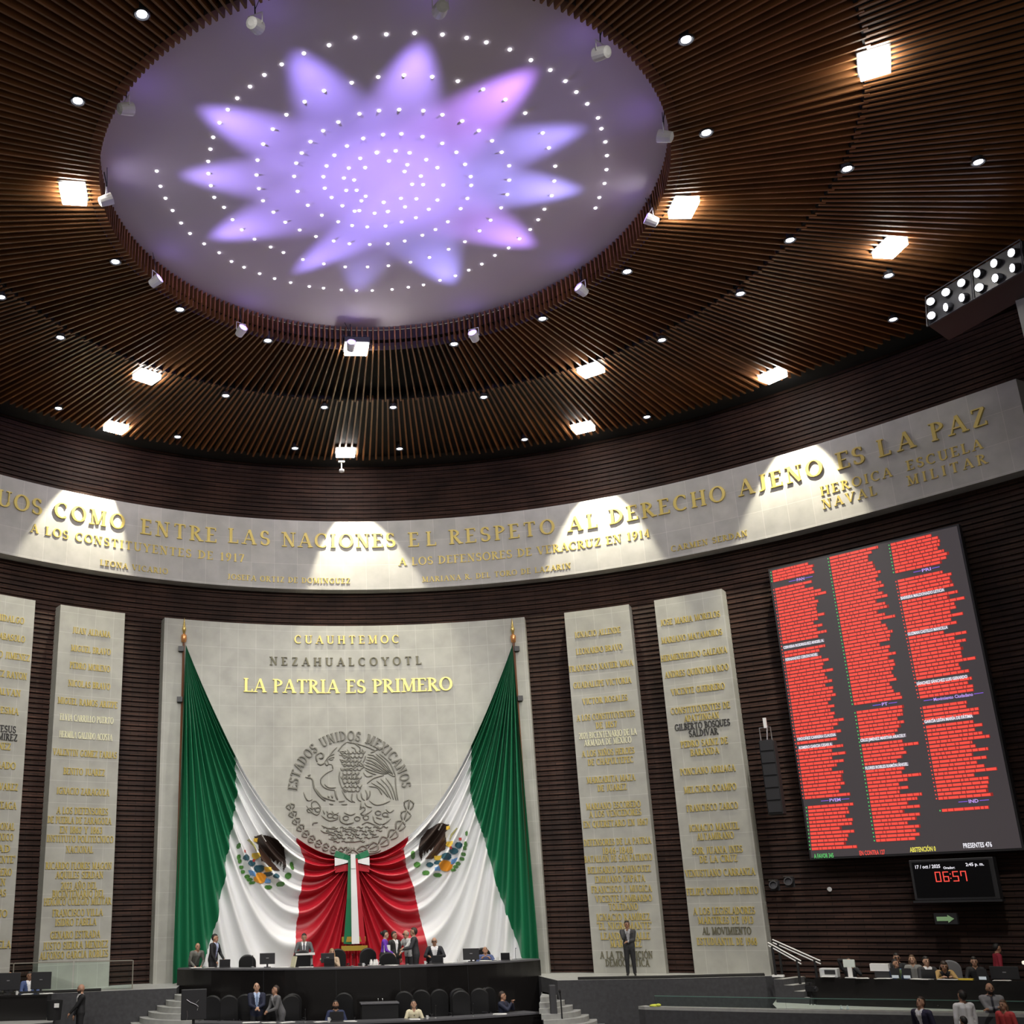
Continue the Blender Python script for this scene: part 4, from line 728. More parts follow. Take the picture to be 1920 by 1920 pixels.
FONT_FRAME=Matrix(((SD.x,0,SN.x,0),(SD.y,0,SN.y,0),(0,1,0,0),(0,0,0,1)))
def screen_text(name,txt,u0,u1,v,h,d,m,parent):
    cu=bpy.data.curves.new('t','FONT'); cu.body=txt; cu.resolution_u=2; cu.offset=.022
    o=bpy.data.objects.new('t',cu); COL.objects.link(o); dg=bpy.context.evaluated_depsgraph_get()
    me=bpy.data.meshes.new_from_object(o.evaluated_get(dg)); bpy.data.objects.remove(o)
    xs=[q.co.x for q in me.vertices]; x0,x1=min(xs),max(xs); ys=max(q.co.y for q in me.vertices)
    for q in me.vertices:
        w_=sp(u0+(q.co.x-x0)/(x1-x0)*(u1-u0), v+q.co.y*h/.72, d); q.co=w_
    me.materials.clear(); me.materials.append(m); ob=bpy.data.objects.new(name,me); COL.objects.link(ob); ob.parent=parent; return ob
board=thing('voting_board','large dark electronic board with three columns of red name rows on the right wall','display',(0,0,0))
b=MB(); sbox(b,-.06,6.2,3.52,13.36,-.25,0); b.build('board_cabinet',M_DARKP,board)
b=MB(); sbox(b,.0,6.14,3.58,13.3,0,.012); b.build('board_screen',E_BG,board)
r2=random.Random(3); RH=.1185
wrows=[(a,v) for _,a,v,_ in WHITE]
for bi,((u0,v0),(u1,v1)) in enumerate(BLOCKS):
    n=max(1,round((v0-v1)/RH)); b=MB(); dt=MB(); base=1.18+(.22 if bi in(1,3,6) else .1)
    wd=base
    for k in range(n):
        v=v0-(k+.5)*(v0-v1)/n; u=u0+(u1-u0)*(k+.5)/n
        wd=min(max(base+r2.gauss(0,.16),.85),1.75)+ (.15 if bi>=5 else 0)
        if bi==8: wd=1.3
        sbox(dt,u-.075,u-.04,v-.02,v+.02,.012,.02)
        if any(abs(v-q)<RH*.55 and abs(u-a)<.6 for a,q in wrows): continue
        x=u; sbox(b,u,u+wd,v-RH*.41,v+RH*.41,.012,.016,1)
        while x<u+wd-.05:
            l=min(r2.uniform(.09,.34),u+wd-x); sbox(b,x,x+l-.022,v-RH*.33,v+RH*.33,.012,.022); x+=l
    b.build('name_row_text',[E_RED,mat('screen_deep_red',(.02,0,0),.6,emit=(.34,.022,.018),estr=.8)],board); dt.build('vote_dot_text',E_GRN if bi in(0,2,3,4,5,8) else E_RED,board)
for t_,u0,v,u1 in WHITE:
    b=MB(); sbox(b,u0-.01,u1+.01,v-.052,v+.052,.012,.018); b.build('highlight_row',mat('screen_grey',(.02,.02,.02),.6,emit=(.24,.20,.25),estr=1),board); screen_text('name_text',t_,u0,u1,v-.047,.098,.024,E_WHT,board)
for t_,u0,v,u1 in HEADS:
    b=MB(); m_=(u0+u1)/2; wt=min(.09*len(t_),.66*(u1-u0)); sbox(b,u0,m_-wt/2-.03,v-.01,v+.01,.012,.02); sbox(b,m_+wt/2+.03,u1,v-.01,v+.01,.012,.02); b.build('heading_stripe',E_PUR,board)
    screen_text('party_heading',t_,m_-wt/2,m_+wt/2,v-.05,.1,.02,mat('screen_lilac',(.02,.0,.02),.6,emit=(.62,.38,1),estr=.9),board)
for t_,u0,v,u1,c in FOOT: screen_text('vote_total',t_,u0,u1,v-.06,.14,.02,{'green':E_GRN,'red':E_RED,'yellow':E_YEL,'white':E_WHT}[c],board)
clk=thing('timer_display','black wall display showing date, hour and a red 06:57 countdown under the voting board','display',(0,0,0))
b=MB(); sbox(b,3.02,5.36,2.2,3.37,-.2,.1); b.build('timer_cabinet',M_DARKP,clk,bevel=.02)
b=MB(); sbox(b,3.1,5.24,2.28,3.3,.1,.108); b.build('timer_screen',mat('screen_black',(.004,.004,.005),.3),clk)
b=MB(); sbox(b,2.98,5.42,2.14,2.2,-.1,.16); b.build('shelf',M_DARKP,clk)
screen_text('date_text','17 / oct / 2025',3.19,3.9,3.12,.1,.112,E_WHT,clk); screen_text('caption_text','Orador:',3.98,4.3,3.08,.07,.112,E_WHT,clk); screen_text('hour_text','2:45 p. m.',4.61,5.1,3.14,.09,.112,E_WHT,clk)
b=MB()
SEG={'0':'abcdef','6':'acdefg','5':'acdfg','7':'abcf','8':'abcdefg'}
for ch,u in zip('0657',(3.71,3.93,4.2,4.42)):
    w_,h_,q=.16,.29,.028; v=2.72
    R={'a':(0,w_,h_-q,h_),'g':(0,w_,h_/2-q/2,h_/2+q/2),'d':(0,w_,0,q),'f':(0,q,h_/2,h_),'b':(w_-q,w_,h_/2,h_),'e':(0,q,0,h_/2),'c':(w_-q,w_,0,h_/2)}
    for s in SEG[ch]: a=R[s]; sbox(b,u+a[0],u+a[1],v+a[2],v+a[3],.108,.114)
for v in (2.80,2.92): sbox(b,4.125,4.155,v,v+.03,.108,.114)
b.build('countdown_digits',E_RED,clk)
b=MB(); A_=[(3.52,1.62),(3.83,1.62),(3.83,1.57),(4.0,1.68),(3.83,1.79),(3.83,1.74),(3.52,1.74)]
n=len(A_); b.add([sp(u,v,d) for d in(.03,.05) for u,v in A_],[tuple(range(n)),tuple(range(n,2*n))]+[(k,(k+1)%n,n+(k+1)%n,n+k) for k in range(n)])
ar=thing('exit_arrow_sign','pale green arrow sign pointing right on the dark brick under the timer','sign',(0,0,0)); b.build('arrow',mat('arrow_green',(.30,.5,.26),.5,emit=(.35,.62,.3),estr=.08),ar)
b=MB(); sbox(b,3.45,4.08,1.53,1.84,-.1,.03); b.build('sign_board',M_DARKP,ar)
# hanging column loudspeaker
t=thing('column_loudspeaker','slim black column loudspeaker hanging beside the right name slab','loudspeaker',(13.6,15.55,4.95),radians(-38))
b=MB(); b.box((0,0,1.2),(.5,.4,2.4)); b.build('cabinet',M_BLACK,t,bevel=.03)
b=MB()
for k in range(6): b.box((0,-.21,.25+k*.4),(.42,.03,.34))
b.build('grille',M_DARKP,t)
b=MB(); b.tube([(-.18,-.1,2.4),(-.18,-.1,2.85),(.18,-.1,2.85),(.18,-.1,2.4)],.02,5); b.tube([(0,0,2.4),(0,.25,2.95),(0,.4,2.95)],.025,5); b.build('bracket',M_METAL,t)
b=MB(); b.box((.02,-.08,3.0),(.1,.08,.34)); b.build('white_transmitter',M_WHITE,t)
for (x,y,z),l in (((13.62,16.55,2.75),'left of two small dark wall spotlights low on the brick beside the right name slab'),((13.98,16.2,2.85),'right of two small dark wall spotlights low on the brick beside the right name slab')):
    t=thing('wall_spotlight',l,'spotlight',(x,y,z),radians(-40),'small wall spotlights')
    b=MB(); b.lathe([(.05,-.16),(.13,-.12),(.14,.1),(.11,.1),(.1,.04)],n=12,M=Matrix.Rotation(radians(70),4,'X')); b.build('can',M_DARKP,t)
    b=MB(); b.box((0,.12,.0),(.3,.04,.3)); b.tube([(-.15,.1,0),(-.15,0,.18),(.15,0,.18),(.15,.1,0)],.015,4); b.build('mount',M_DARKP,t)
tag(MB().lathe([(.0,0),(.07,0),(.07,.05),(.0,.05)],n=12,M=Matrix.Translation((15.0,15.6,2.6))@Matrix.Rotation(radians(90),4,'X')@Matrix.Rotation(radians(0),4,'Z')).build('wall_button',M_WHITE),'small pale round fitting on the brick wall left of the timer','fitting')

# ------------------------------------------------------------------ right side: stairs, rails, desk, parapet
t=thing('stair_flight','short grey stair running down from the stage to the right-hand desk','stairs',(0,0,0))
for k in range(4):
    a=Vector((13.15,15.6,0)); d=Vector((.62,-.78,0)); b=MB(); z1=-.02-.165*k
    b.box((a+d*(.15+.3*k)+Vector((0,0,(z1-.68)/2))),(.30,1.5,z1+.70),atan2(d.y,d.x)); o=b.build('step',[M_STEP,M_GREY],t)
    for f in o.data.polygons: f.material_index=0 if f.normal.z>.5 else 1
for (p,q),l in (((((12.9,15.95,1.02),(13.45,15.0,.5))),'nearer of two white double handrails on the stairs at the right'),((((13.15,16.15,1.1),(13.95,14.75,.5))),'farther of two white double handrails on the stairs at the right')):
    t=thing('handrail',l,'handrail',(0,0,0),0,'stair handrails')
    for dz in (0,-.09): b=MB(); b.tube([Vector(p)+Vector((0,0,dz)),Vector(q)+Vector((0,0,dz))],.022,6); b.build('rail',M_WHITE,t)
    for f in (.12,.88):
        s=Vector(p).lerp(Vector(q),f); b=MB(); b.tube([(s.x,s.y,-.68 if f>.5 else -.1),(s.x,s.y,s.z-.05)],.04,6); b.build('post',M_BLACK,t)
b=MB()
def strip(b,P,w,z0,z1,mi=0):
    n=len(P); vs=[]
    for i,p in enumerate(P):
        a=Vector(P[max(i-1,0)]); c=Vector(P[min(i+1,n-1)]); d=(c-a).normalized(); nn=Vector((-d.y,d.x))
        for s in (0,w):
            for z in(z0,z1): vs.append((p[0]+nn.x*s,p[1]+nn.y*s,z))
    fs=[]
    for i in range(n-1):
        o=4*i; fs+=[(o,o+4,o+5,o+1),(o+2,o+3,o+7,o+6),(o+1,o+5,o+7,o+3),(o,o+2,o+6,o+4)]
    fs+=[(0,1,3,2),(4*n-4,4*n-2,4*n-1,4*n-3)]
    return b.add(vs,fs,mi)
RD=[(13.3,13.95),(14.3,13.05),(15.3,12.2),(16.4,11.25),(17.6,10.15)]
t=thing('long_desk','long black clerks desk at the right below the voting board','desk',(0,0,0))
strip(MB(),RD,.05,-.68,.03).build('front_panel',M_DESK,t); strip(MB(),RD,.7,.03,.075).build('desk_top',M_DESK,t)
strip(MB(),[RD[0],(RD[0][0]+.02,RD[0][1]+.0)],.65,-.68,.03).build('end_panel',M_DESK,t)
PP=[(7.5,12.9),(7.62,12.72),(10.8,10.65),(13.2,9.25),(16.2,7.45)]
t=thing('parapet_wall','low curved grey parapet with pale top edge at the lower right','parapet',(0,0,0))
strip(MB(),PP,.28,-1.6,-.56).build('wall_body',M_GREY,t); strip(MB(),PP,.34,-.56,-.48).build('pale_coping',M_STEP,t)
GL_=bpy.data.materials.new('clear_glass'); GL_.use_nodes=True; g=GL_.node_tree.nodes['Principled BSDF']; g.inputs['Base Color'].default_value=(.86,.97,.93,1); g.inputs['Transmission Weight'].default_value=1; g.inputs['Roughness'].default_value=.02; g.inputs['IOR'].default_value=1.1
t=thing('glass_balustrade','low clear glass balustrade standing on the grey parapet','balustrade',(0,0,0))
GP=[(7.95,12.75),(10.9,10.83),(13.3,9.43),(16.3,7.63)]
for i in range(3): strip(MB(),[GP[i],GP[i+1]],.03,-.48,-.22).build('glass_pane',GL_,t); strip(MB(),[GP[i],GP[i+1]],.035,-.22,-.2).build('top_edge',mat('glass_edge',(.10,.2,.17),.3),t)
b=MB(); b.ell((7.9,12.66,-.46),(.16,.09,.045),12,6); b.ell((7.99,12.60,-.44),(.08,.06,.04),10,5); tag(b.build('yellow_cloth',mat('lime_yellow',(.62,.66,.08),.8),smooth=True),'crumpled yellow-green cloth lying on the left end of the parapet','cloth')
# ------------------------------------------------------------------ people
SKIN=[mat('skin_light',(.52,.31,.21),.55),mat('skin_tan',(.40,.22,.14),.55),mat('skin_brown',(.28,.15,.09),.55)]
HAIRC={'black':(.012,.010,.009),'dark':(.03,.018,.012),'brown':(.09,.05,.025),'blonde':(.36,.22,.10),'grey':(.25,.24,.23)}
def fabric(c): return mat('fabric_%02x%02x%02x'%tuple(int(255*min(1,q)) for q in c),c,.75)
def capsule(b,p0,p1,r0,r1,n=10):
    p0,p1=Vector(p0),Vector(p1); d=p1-p0; L=d.length
    if L<1e-4: d=Vector((0,0,1)); L=1e-4
    M=Matrix.Translation(p0)@d.to_track_quat('Z','Y').to_matrix().to_4x4()
    pr=[(r0*cos(a),r0*sin(a)) for a in (-pi/2*.98,-pi/4,0)]+[(r1*cos(a),L+r1*sin(a)) for a in (0,pi/4,pi/2*.98)]
    b.lathe(pr,n=n,M=M)
def ik(s,h,l1,l2,pole):
    d=h-s; L=min(d.length,(l1+l2)*.995); d.normalize(); h=s+d*L
    a=(l1*l1-l2*l2+L*L)/(2*L); k=sqrt(max(l1*l1-a*a,0)); q=Vector(pole); q=(q-d*q.dot(d))
    q=q.normalized() if q.length>1e-5 else d.orthogonal().normalized()
    return s+d*a+q*k,h
def person(label,loc,rz,H=1.72,sit=False,lean=0.,head=(0,0),hL=None,hR=None,top=(.02,.02,.025),shirt=None,tie=None,bottom=(.015,.015,.018),skin=1,hair='short',hc='dark',fem=False,beard=False,glasses=False,side=0.,group=None,open_w=.075):
    k=H/1.72; sk=SKIN[skin]
    la=radians(lean); sp=Vector((side,sin(la),cos(la))).normalized(); fw=Vector((0,cos(la),-sin(la)))
    pel=Vector((0,0,.50 if sit else .94))
    up=lambda t,x=0,f=0: pel+sp*t+Vector((x,0,0))+fw*f
    sw=.168 if fem else .195
    P=[]                      # p0,p1,r0,r1,region
    add=lambda a,b_,r0,r1,g: P.append((Vector(a),Vector(b_),r0,r1,g))
    wr=.105 if fem else .126
    for s in(-1,1):
        add(up(0,s*.075),up(.22,s*.06),wr+.005,wr-.012,'top'); add(up(.22,s*.06),up(.42,s*.075),wr-.012,wr,'top')
        add(up(.46,s*.03,-.01),up(.455,s*sw,-.005),.072,.078,'top')
        add(up(-.04,s*.075),up(.04,s*.075),.125,.125,'top' if shirt is not None else 'bottom')
    nb=up(.50); hd=Matrix.Rotation(radians(head[1]),3,'Z')@Matrix.Rotation(-radians(head[0])-la*.45,3,'X')
    hu=hd@Vector((0,0,1)); hf=hd@Vector((0,1,0)); hr=hd@Vector((1,0,0))
    hc0=nb+(sp+hu).normalized()*.075+hu*.085+hf*.02
    add(up(.47),nb+(sp+hu).normalized()*.08,.068,.060,'skin')
    # legs
    for s in(-1,1):
        hip=pel+Vector((s*.09,0,-.03))
        if sit: kn=pel+Vector((s*.12,.44,.0)); an=Vector((s*.12,.42,.09))
        else: kn=Vector((s*.105,.02,.50)); an=Vector((s*.115,-.01,.09))
        add(hip,kn,.106,.080,'bottom'); add(kn,an,.077,.060,'bottom'); add(an+Vector((0,-.04,-.045)),an+Vector((s*.02,.17,-.05)),.042,.036,'shoe')
    # arms
    fing=[]
    for s,t in((-1,hL),(1,hR)):
        sh=up(.455,s*(sw+.012))
        if t is None: t=(s*(sw+.07),.03,pel.z-.12+.0) if not sit else (s*.17,.33,pel.z+.13)
        h=Vector(t); el,h=ik(sh,h,.285,.255,(s*.7,-.45,-.65))
        add(sh,el,.070,.056,'top'); add(el,h,.054,.040,'top')
        d=(h-el).normalized(); palm=h+d*.075
        add(h-d*.01,palm,.030,.036,'skin'); fing.append((s,palm,d))
    # remesh the limbs, trunk and head into one skin
    b=MB()
    for p0,p1,r0,r1,g in P: capsule(b,p0,p1,r0,r1)
    HM=Matrix.Translation(hc0)@Matrix((hr,hf,hu)).transposed().to_4x4()@Matrix.Scale(1.10,4)
    b.ell((0,-.008,.02),(.077,.096,.105),14,10,M=HM); b.ell((0,.025,-.055),(.056,.062,.062),10,8,M=HM)
    b.ell((0,.088,-.008),(.016,.024,.026),8,6,M=HM)
    for s in(-1,1): b.ell((s*.079,-.005,-.005),(.012,.026,.034),8,6,M=HM)
    me=bpy.data.meshes.new('t'); me.from_pydata(b.v,[],b.f); o=bpy.data.objects.new('t',me); COL.objects.link(o)
    md=o.modifiers.new('r','REMESH'); md.mode='VOXEL'; md.voxel_size=.0165; md.use_smooth_shade=True
    sm=o.modifiers.new('s','SMOOTH'); sm.factor=.5; sm.iterations=2
    dg=bpy.context.evaluated_depsgraph_get(); m2=bpy.data.meshes.new_from_object(o.evaluated_get(dg)); bpy.data.objects.remove(o)
    nv=len(m2.vertices); co=np.empty(nv*3); m2.vertices.foreach_get('co',co); co=co.reshape(-1,3)
    F=[tuple(p.vertices) for p in m2.polygons]; ctr=np.array([co[list(f)].mean(0) for f in F])
    best=np.full(len(F),9.); reg=np.zeros(len(F),int); names=['top','bottom','skin','shoe']
    for p0,p1,r0,r1,g in P:
        a=np.array(p0); ab=np.array(p1)-a; t=np.clip(((ctr-a)@ab)/(ab@ab),0,1); dd=np.linalg.norm(ctr-a-t[:,None]*ab,axis=1)-(r0+(r1-r0)*t)
        w=dd<best; best[w]=dd[w]; reg[w]=names.index(g)
    hcn=np.array(hc0); loc_h=(ctr-hcn)/1.10@np.array([list(hr),list(hf),list(hu)]).T
    ishead=(np.linalg.norm(loc_h-np.array([0,.01,-.0]),axis=1)<.15)&(loc_h[:,2]>-.115); reg[ishead]=2
    if beard: bd=ishead&(loc_h[:,2]<-.035)&(loc_h[:,1]>.0)&~((abs(loc_h[:,0])<.02)&(loc_h[:,2]>-.05)); reg[bd]=6
    if shirt is not None:
        tv=(ctr-np.array(pel))@np.array(sp); fv=(ctr-np.array(pel))@np.array(fw)-0; xv=ctr[:,0]
        vz=np.clip((tv-.08)/.42,0,1); v=(reg==0)&(fv>.03)&(abs(xv)<.012+open_w*vz)&(tv>.08)&(tv<.56); reg[v]=4
        if tie is not None: reg[v&(abs(xv)<.022)]=5
        col=(reg==0)&(tv>.50)&(abs(xv)<.085); reg[col]=4
    mats=[fabric(top),fabric(bottom),sk,mat('shoe_leather',(.012,.01,.01),.35),fabric(shirt or top),fabric(tie or top),mat('beard_hair',(.03,.02,.016),.9),mat('eye_dark',(.015,.01,.01),.3),mat('lips',(.30,.11,.09),.5)]
    V=[tuple(q) for q in co]; MI=list(map(int,reg)); bpy.data.meshes.remove(m2)
    x=MB()
    for s in(-1,1): x.ell((s*.031,.083,.018),(.013,.009,.008),6,5,7,HM); x.box((s*.031,.091,.040),(.034,.012,.007),0,6,M=HM)
    x.box((0,.088,-.048),(.042,.008,.009),0,8,M=HM)
    if glasses:
        for s in(-1,1): x.box((s*.033,.102,.018),(.05,.006,.030),0,7,M=HM)
    for s,palm,d in fing:           # four fingers and a thumb on each hand, gently curled
        inw=Vector((-s,0,0)); sd=d.cross(Vector((0,0,1))); sd=sd.normalized() if sd.length>.2 else Vector((1,0,0)); dn=sd.cross(d).normalized()
        if dn.z>0: dn=-dn
        for q,l in zip((-1.5,-.5,.5,1.5),(.062,.074,.078,.066)):
            base=palm+sd*q*.017+d*.01; m1=base+d*l*.6+dn*.012; x.tube([base-d*.02,m1,m1+d*l*.35+dn*.03],[.0095,.0085,.007],5,2)
        th=palm-d*.03+sd*(.03*(1 if sd.dot(inw)>0 else -1)); x.tube([palm-d*.045,th+d*.02,th+d*.058+dn*.012],[.012,.0105,.008],5,2)
    o_=len(V); V+=x.v; F+=[tuple(i+o_ for i in f) for f in x.f]; MI+=x.m
    V=[(v[0]*k,v[1]*k,v[2]*k) for v in V]
    me=bpy.data.meshes.new('person'); me.from_pydata(V,[],F)
    for m in mats: me.materials.append(m)
    me.polygons.foreach_set('material_index',MI); me.polygons.foreach_set('use_smooth',[True]*len(F)); me.update()
    ob=bpy.data.objects.new('person',me); COL.objects.link(ob); ob.location=loc; ob.rotation_euler=(0,0,rz); tag(ob,label,'person',group)
    if hair!='bald':
        h=MB(); n,m=16,12; 
        for j in range(m+1):
            ph=-pi/2+pi*j/m
            for q in range(n):
                t=2*pi*q/n; p=Vector((cos(ph)*cos(t),cos(ph)*sin(t),sin(ph)))
                face=(p.y>.15 and p.z<.50) or (p.z<-.35 and p.y>-.3)
                s_=.70 if face else 1.
                if hair=='fringe' and (p.z>.30 or p.y>.1): s_=.7
                pt=Vector((p.x*.086*s_,-.012+p.y*.106*s_,.026+p.z*.115*s_)); h.v.append(tuple((HM@pt)*k))
        for j in range(m):
            for q in range(n): h.f.append((j*n+q,j*n+(q+1)%n,(j+1)*n+(q+1)%n,(j+1)*n+q)); h.m.append(0)
        if hair=='long':
            for s in(-1,1): capsule(h,HM@Vector((s*.062,-.035,.0))*1.0*1,HM@Vector((s*.085,-.045,-.24)),.042,.032)
            capsule(h,HM@Vector((0,-.06,.0)),HM@Vector((0,-.085,-.26)),.07,.055)
            nn=(m+1)*n; h.v=h.v[:nn]+[(v[0]*k,v[1]*k,v[2]*k) for v in h.v[nn:]]
        if hair=='bun': nn=len(h.v); h.ell((0,-.12,.05),(.05,.045,.05),10,8,M=HM); h.v=h.v[:nn]+[(v[0]*k,v[1]*k,v[2]*k) for v in h.v[nn:]]
        h.build('hair',mat('hair_'+hc,HAIRC[hc],.6),ob,smooth=True)
    return ob
NAVY=(.012,.016,.04); BLK=(.010,.010,.012); CHAR=(.03,.03,.034); GREYS=(.13,.13,.135); WHT=(.75,.75,.76); LBL=(.45,.55,.75)
UF,LF=-.17,-1.6
def face(dx,dy): return atan2(dy,dx)-pi/2       # heading: local +y looks along (dx,dy)
# ---- upper dais
person('bald man in grey bent over papers at the left end of the upper desk',(-5.5,19.75,UF-.03),face(.5,-1),1.62,lean=38,head=(-22,0),hL=(-.12,.42,.86),hR=(.16,.44,.86),top=(.12,.12,.105),shirt=(.2,.2,.18),hair='bald',skin=1)
person('man in black suit and pale blue shirt standing at the left end of upper desk',(-4.85,19.5,UF),face(.95,-.5),1.76,lean=8,head=(-10,0),hL=(-.2,.3,.95),hR=(.2,.25,.9),top=BLK,shirt=LBL,tie=(.3,.3,.5),hc='black')
person('man in grey suit and tie standing behind the pale lectern on the upper desk',(-1.76,19.85,UF),face(-.1,-1),1.70,top=(.10,.105,.11),shirt=WHT,tie=(.03,.03,.05),hc='black',hL=(-.2,.3,1.05),hR=(.2,.3,1.05))
person('seated woman with light hair and beige top at the middle of the upper desk',(-.85,18.75,UF),face(-.3,-1),1.66,sit=True,lean=10,head=(-15,20),hL=(-.1,.3,.9),hR=(.12,.25,1.06),top=(.48,.36,.25),hair='long',hc='blonde',fem=True,skin=0)
person('woman in a purple blouse holding white papers behind the upper desk',(.87,19.0,UF),face(1,-.25),1.76,lean=8,head=(-5,0),hL=(-.1,.3,1.0),hR=(.12,.32,.98),top=(.14,.03,.42),bottom=BLK,hair='bun',hc='black',fem=True,skin=0)
person('person in dark jacket and white shirt standing beside the woman in purple',(1.33,19.65,UF),face(.6,-.8),1.70,head=(-5,10),top=(.02,.022,.02),shirt=WHT,hc='dark',skin=1)
person('man in pale grey shirt stretching an arm out, half hidden by a dark suit',(1.86,19.85,UF),face(-.9,-.5),1.74,lean=10,hL=(-.25,.5,1.05),hR=(.2,.45,1.15),top=(.42,.42,.42),hair='fringe',hc='grey',skin=1,glasses=True)
person('tall man in dark suit standing in profile at the end of the upper group',(1.93,18.65,UF),face(-1,.1),1.83,lean=6,head=(-12,0),hL=(-.15,.38,1.1),hR=(.15,.36,1.12),top=CHAR,shirt=WHT,hc='dark',skin=1)
person('seated man with glasses, dark jacket and open white shirt at the upper desk',(2.62,19.0,.03),face(-.2,-1),1.74,sit=True,lean=4,hL=(-.2,.36,.72),hR=(.2,.36,.72),top=(.015,.016,.022),shirt=WHT,hair='fringe',hc='grey',skin=1,glasses=True,open_w=.11)
person('bald man in blue suit bowing over papers at the right of the upper desk',(4.45,19.6,-.24),face(-.15,-1),1.70,sit=True,lean=24,head=(-38,0),hL=(-.15,.4,.86),hR=(.15,.4,.86),top=(.06,.085,.20),hair='bald',skin=1)
# ---- lower row
person('bald man in navy suit standing with joined hands before the upper desk',(-3.35,16.3,LF),face(.1,-1),1.80,head=(-14,0),hL=(-.03,.30,1.08),hR=(.04,.31,1.07),top=NAVY,shirt=LBL,tie=(.2,.28,.45),hair='bald',skin=0)
person('man in a grey suit stooping in profile beside the bald man in navy, reading',(-2.62,16.1,LF),face(-.9,-.45),1.76,lean=22,head=(-30,0),hL=(-.05,.42,1.0),hR=(.08,.42,1.0),top=GREYS,bottom=(.10,.10,.105),shirt=(.4,.4,.42),hc='dark',skin=1)
person('bearded seated man in a blue suit typing on a black laptop at the lower desk',(-.95,15.95,LF),face(0,-1),1.72,sit=True,lean=14,head=(-26,0),hL=(-.14,.36,.72),hR=(.14,.36,.72),top=(.02,.03,.085),shirt=(.02,.02,.03),hc='black',beard=True,skin=1)
person('seated young woman with long dark hair in a cream blouse writing at the lower desk',(1.42,15.75,LF),face(-.05,-1),1.66,sit=True,lean=12,head=(-28,0),hL=(-.13,.34,.70),hR=(.13,.34,.70),top=(.72,.66,.46),hair='long',hc='black',fem=True,skin=0)
person('seated man in navy suit turned sideways with raised joined hands, lower row',(4.35,16.65,LF),face(.85,-.6),1.78,sit=True,lean=2,head=(-8,0),hL=(-.03,.32,.98),hR=(.05,.32,.98),top=NAVY,shirt=(.03,.03,.05),hc='dark',skin=1)
# ---- stage
person('man in dark suit standing alone before a name slab, hand at his chin',(9.14,18.4,0),face(-.35,-1),1.72,head=(-6,12),hL=(.02,.22,1.08),hR=(.04,.19,1.40),top=(.030,.031,.035),shirt=(.35,.35,.37),bottom=(.012,.012,.014),hc='black',skin=2)
# ---- left desk
person('bald man in dark clothes behind the computer screen at the far left desk',(-11.2,18.05,-.62),face(.2,-1),1.66,sit=True,hair='bald',skin=1,top=BLK,head=(-12,0))
person('person in blue jacket sitting between two screens at the far left desk',(-10.55,17.85,-.62),face(.5,-1),1.66,sit=True,top=(.05,.08,.2),shirt=WHT,hc='black',skin=2,head=(-5,-8),open_w=.1)
person('bald bearded man in black jacket walking in front of the left stage wall',(-8.7,16.55,-1.48),face(-.95,-.3),1.76,hair='bald',beard=True,skin=1,top=BLK,bottom=BLK,shirt=WHT,hL=(-.12,.36,.9),hR=(.2,.15,.86),open_w=.1)
# ---- right desk
RS=dict(sit=True)
person('person in black at the left end of the right desk, hand to head',(14.6,14.25,-.66),face(-.5,-1),1.66,sit=True,hL=(-.1,.3,1.0),hR=(.05,.14,1.24),top=BLK,hc='black',skin=1,head=(-20,0))
person('dark-haired woman in blue jacket over a green top at the right desk',(15.3,12.95,-.66),face(.1,-1),1.66,sit=True,lean=8,top=(.07,.14,.36),shirt=(.10,.15,.07),hair='long',hc='black',fem=True,skin=1,head=(-16,0),open_w=.12)
person('man with glasses sitting in the back row behind the woman in the blue jacket',(15.9,13.85,-.62),face(-.4,-1),1.76,sit=True,top=BLK,hc='black',skin=1,glasses=True)
person('woman with brown hair and grey top in the back row, right desk',(16.15,13.45,-.62),face(-.6,-1),1.70,sit=True,top=(.2,.2,.19),hair='long',hc='brown',fem=True,skin=0,head=(-10,0))
person('young man in dark suit sitting behind a laptop at the right desk',(15.95,12.4,-.66),face(-.1,-1),1.76,sit=True,top=CHAR,shirt=WHT,hc='black',skin=0,open_w=.09)
person('woman in a mustard cardigan leaning with both arms on the right desk',(16.42,12.38,-.66),face(-.45,-1),1.72,sit=True,lean=30,head=(8,0),hL=(-.14,.60,.78),hR=(.12,.60,.78),top=(.42,.27,.10),shirt=BLK,hair='long',hc='dark',fem=True,skin=0,open_w=.12)
person('woman with long black hair in black looking up at the right part of the desk',(17.0,11.75,-.62),face(-.6,-1),1.70,sit=True,top=BLK,hair='long',hc='black',fem=True,skin=0,head=(6,0))
person('person in red sweater standing with back turned at the far right wall',(17.75,11.9,-.68),face(.95,-.25),1.66,top=(.32,.02,.04),bottom=BLK,hc='black',skin=1,lean=8,fem=True)
# ---- foreground, right
person('man with short dark hair in a navy suit looking down in front of the parapet',(12.15,6.35,-1.6),face(-.9,-.35),1.70,lean=10,head=(-30,0),top=(.022,.02,.05),shirt=WHT,hc='dark',skin=1)
person('man in a white shirt seen from behind in the lower right corner',(13.6,7.1,-1.6),face(-.1,1),1.74,top=(.78,.78,.80),bottom=BLK,hc='black',skin=1,head=(-10,0))
person('bald bearded man in a grey shirt with folded arms at the lower right',(15.1,8.3,-1.6),face(-.55,-1),1.80,hair='bald',beard=True,top=(.22,.22,.23),bottom=BLK,skin=1,hL=(.10,.24,1.16),hR=(-.08,.27,1.20),shirt=(.03,.03,.04),open_w=.02,head=(2,12))
person('woman in a red jacket with brown hair facing left in the lower right corner',(14.3,6.6,-1.6),face(-.9,-.5),1.55,lean=6,top=(.50,.05,.05),hair='long',hc='brown',fem=True,skin=1,head=(-8,0))
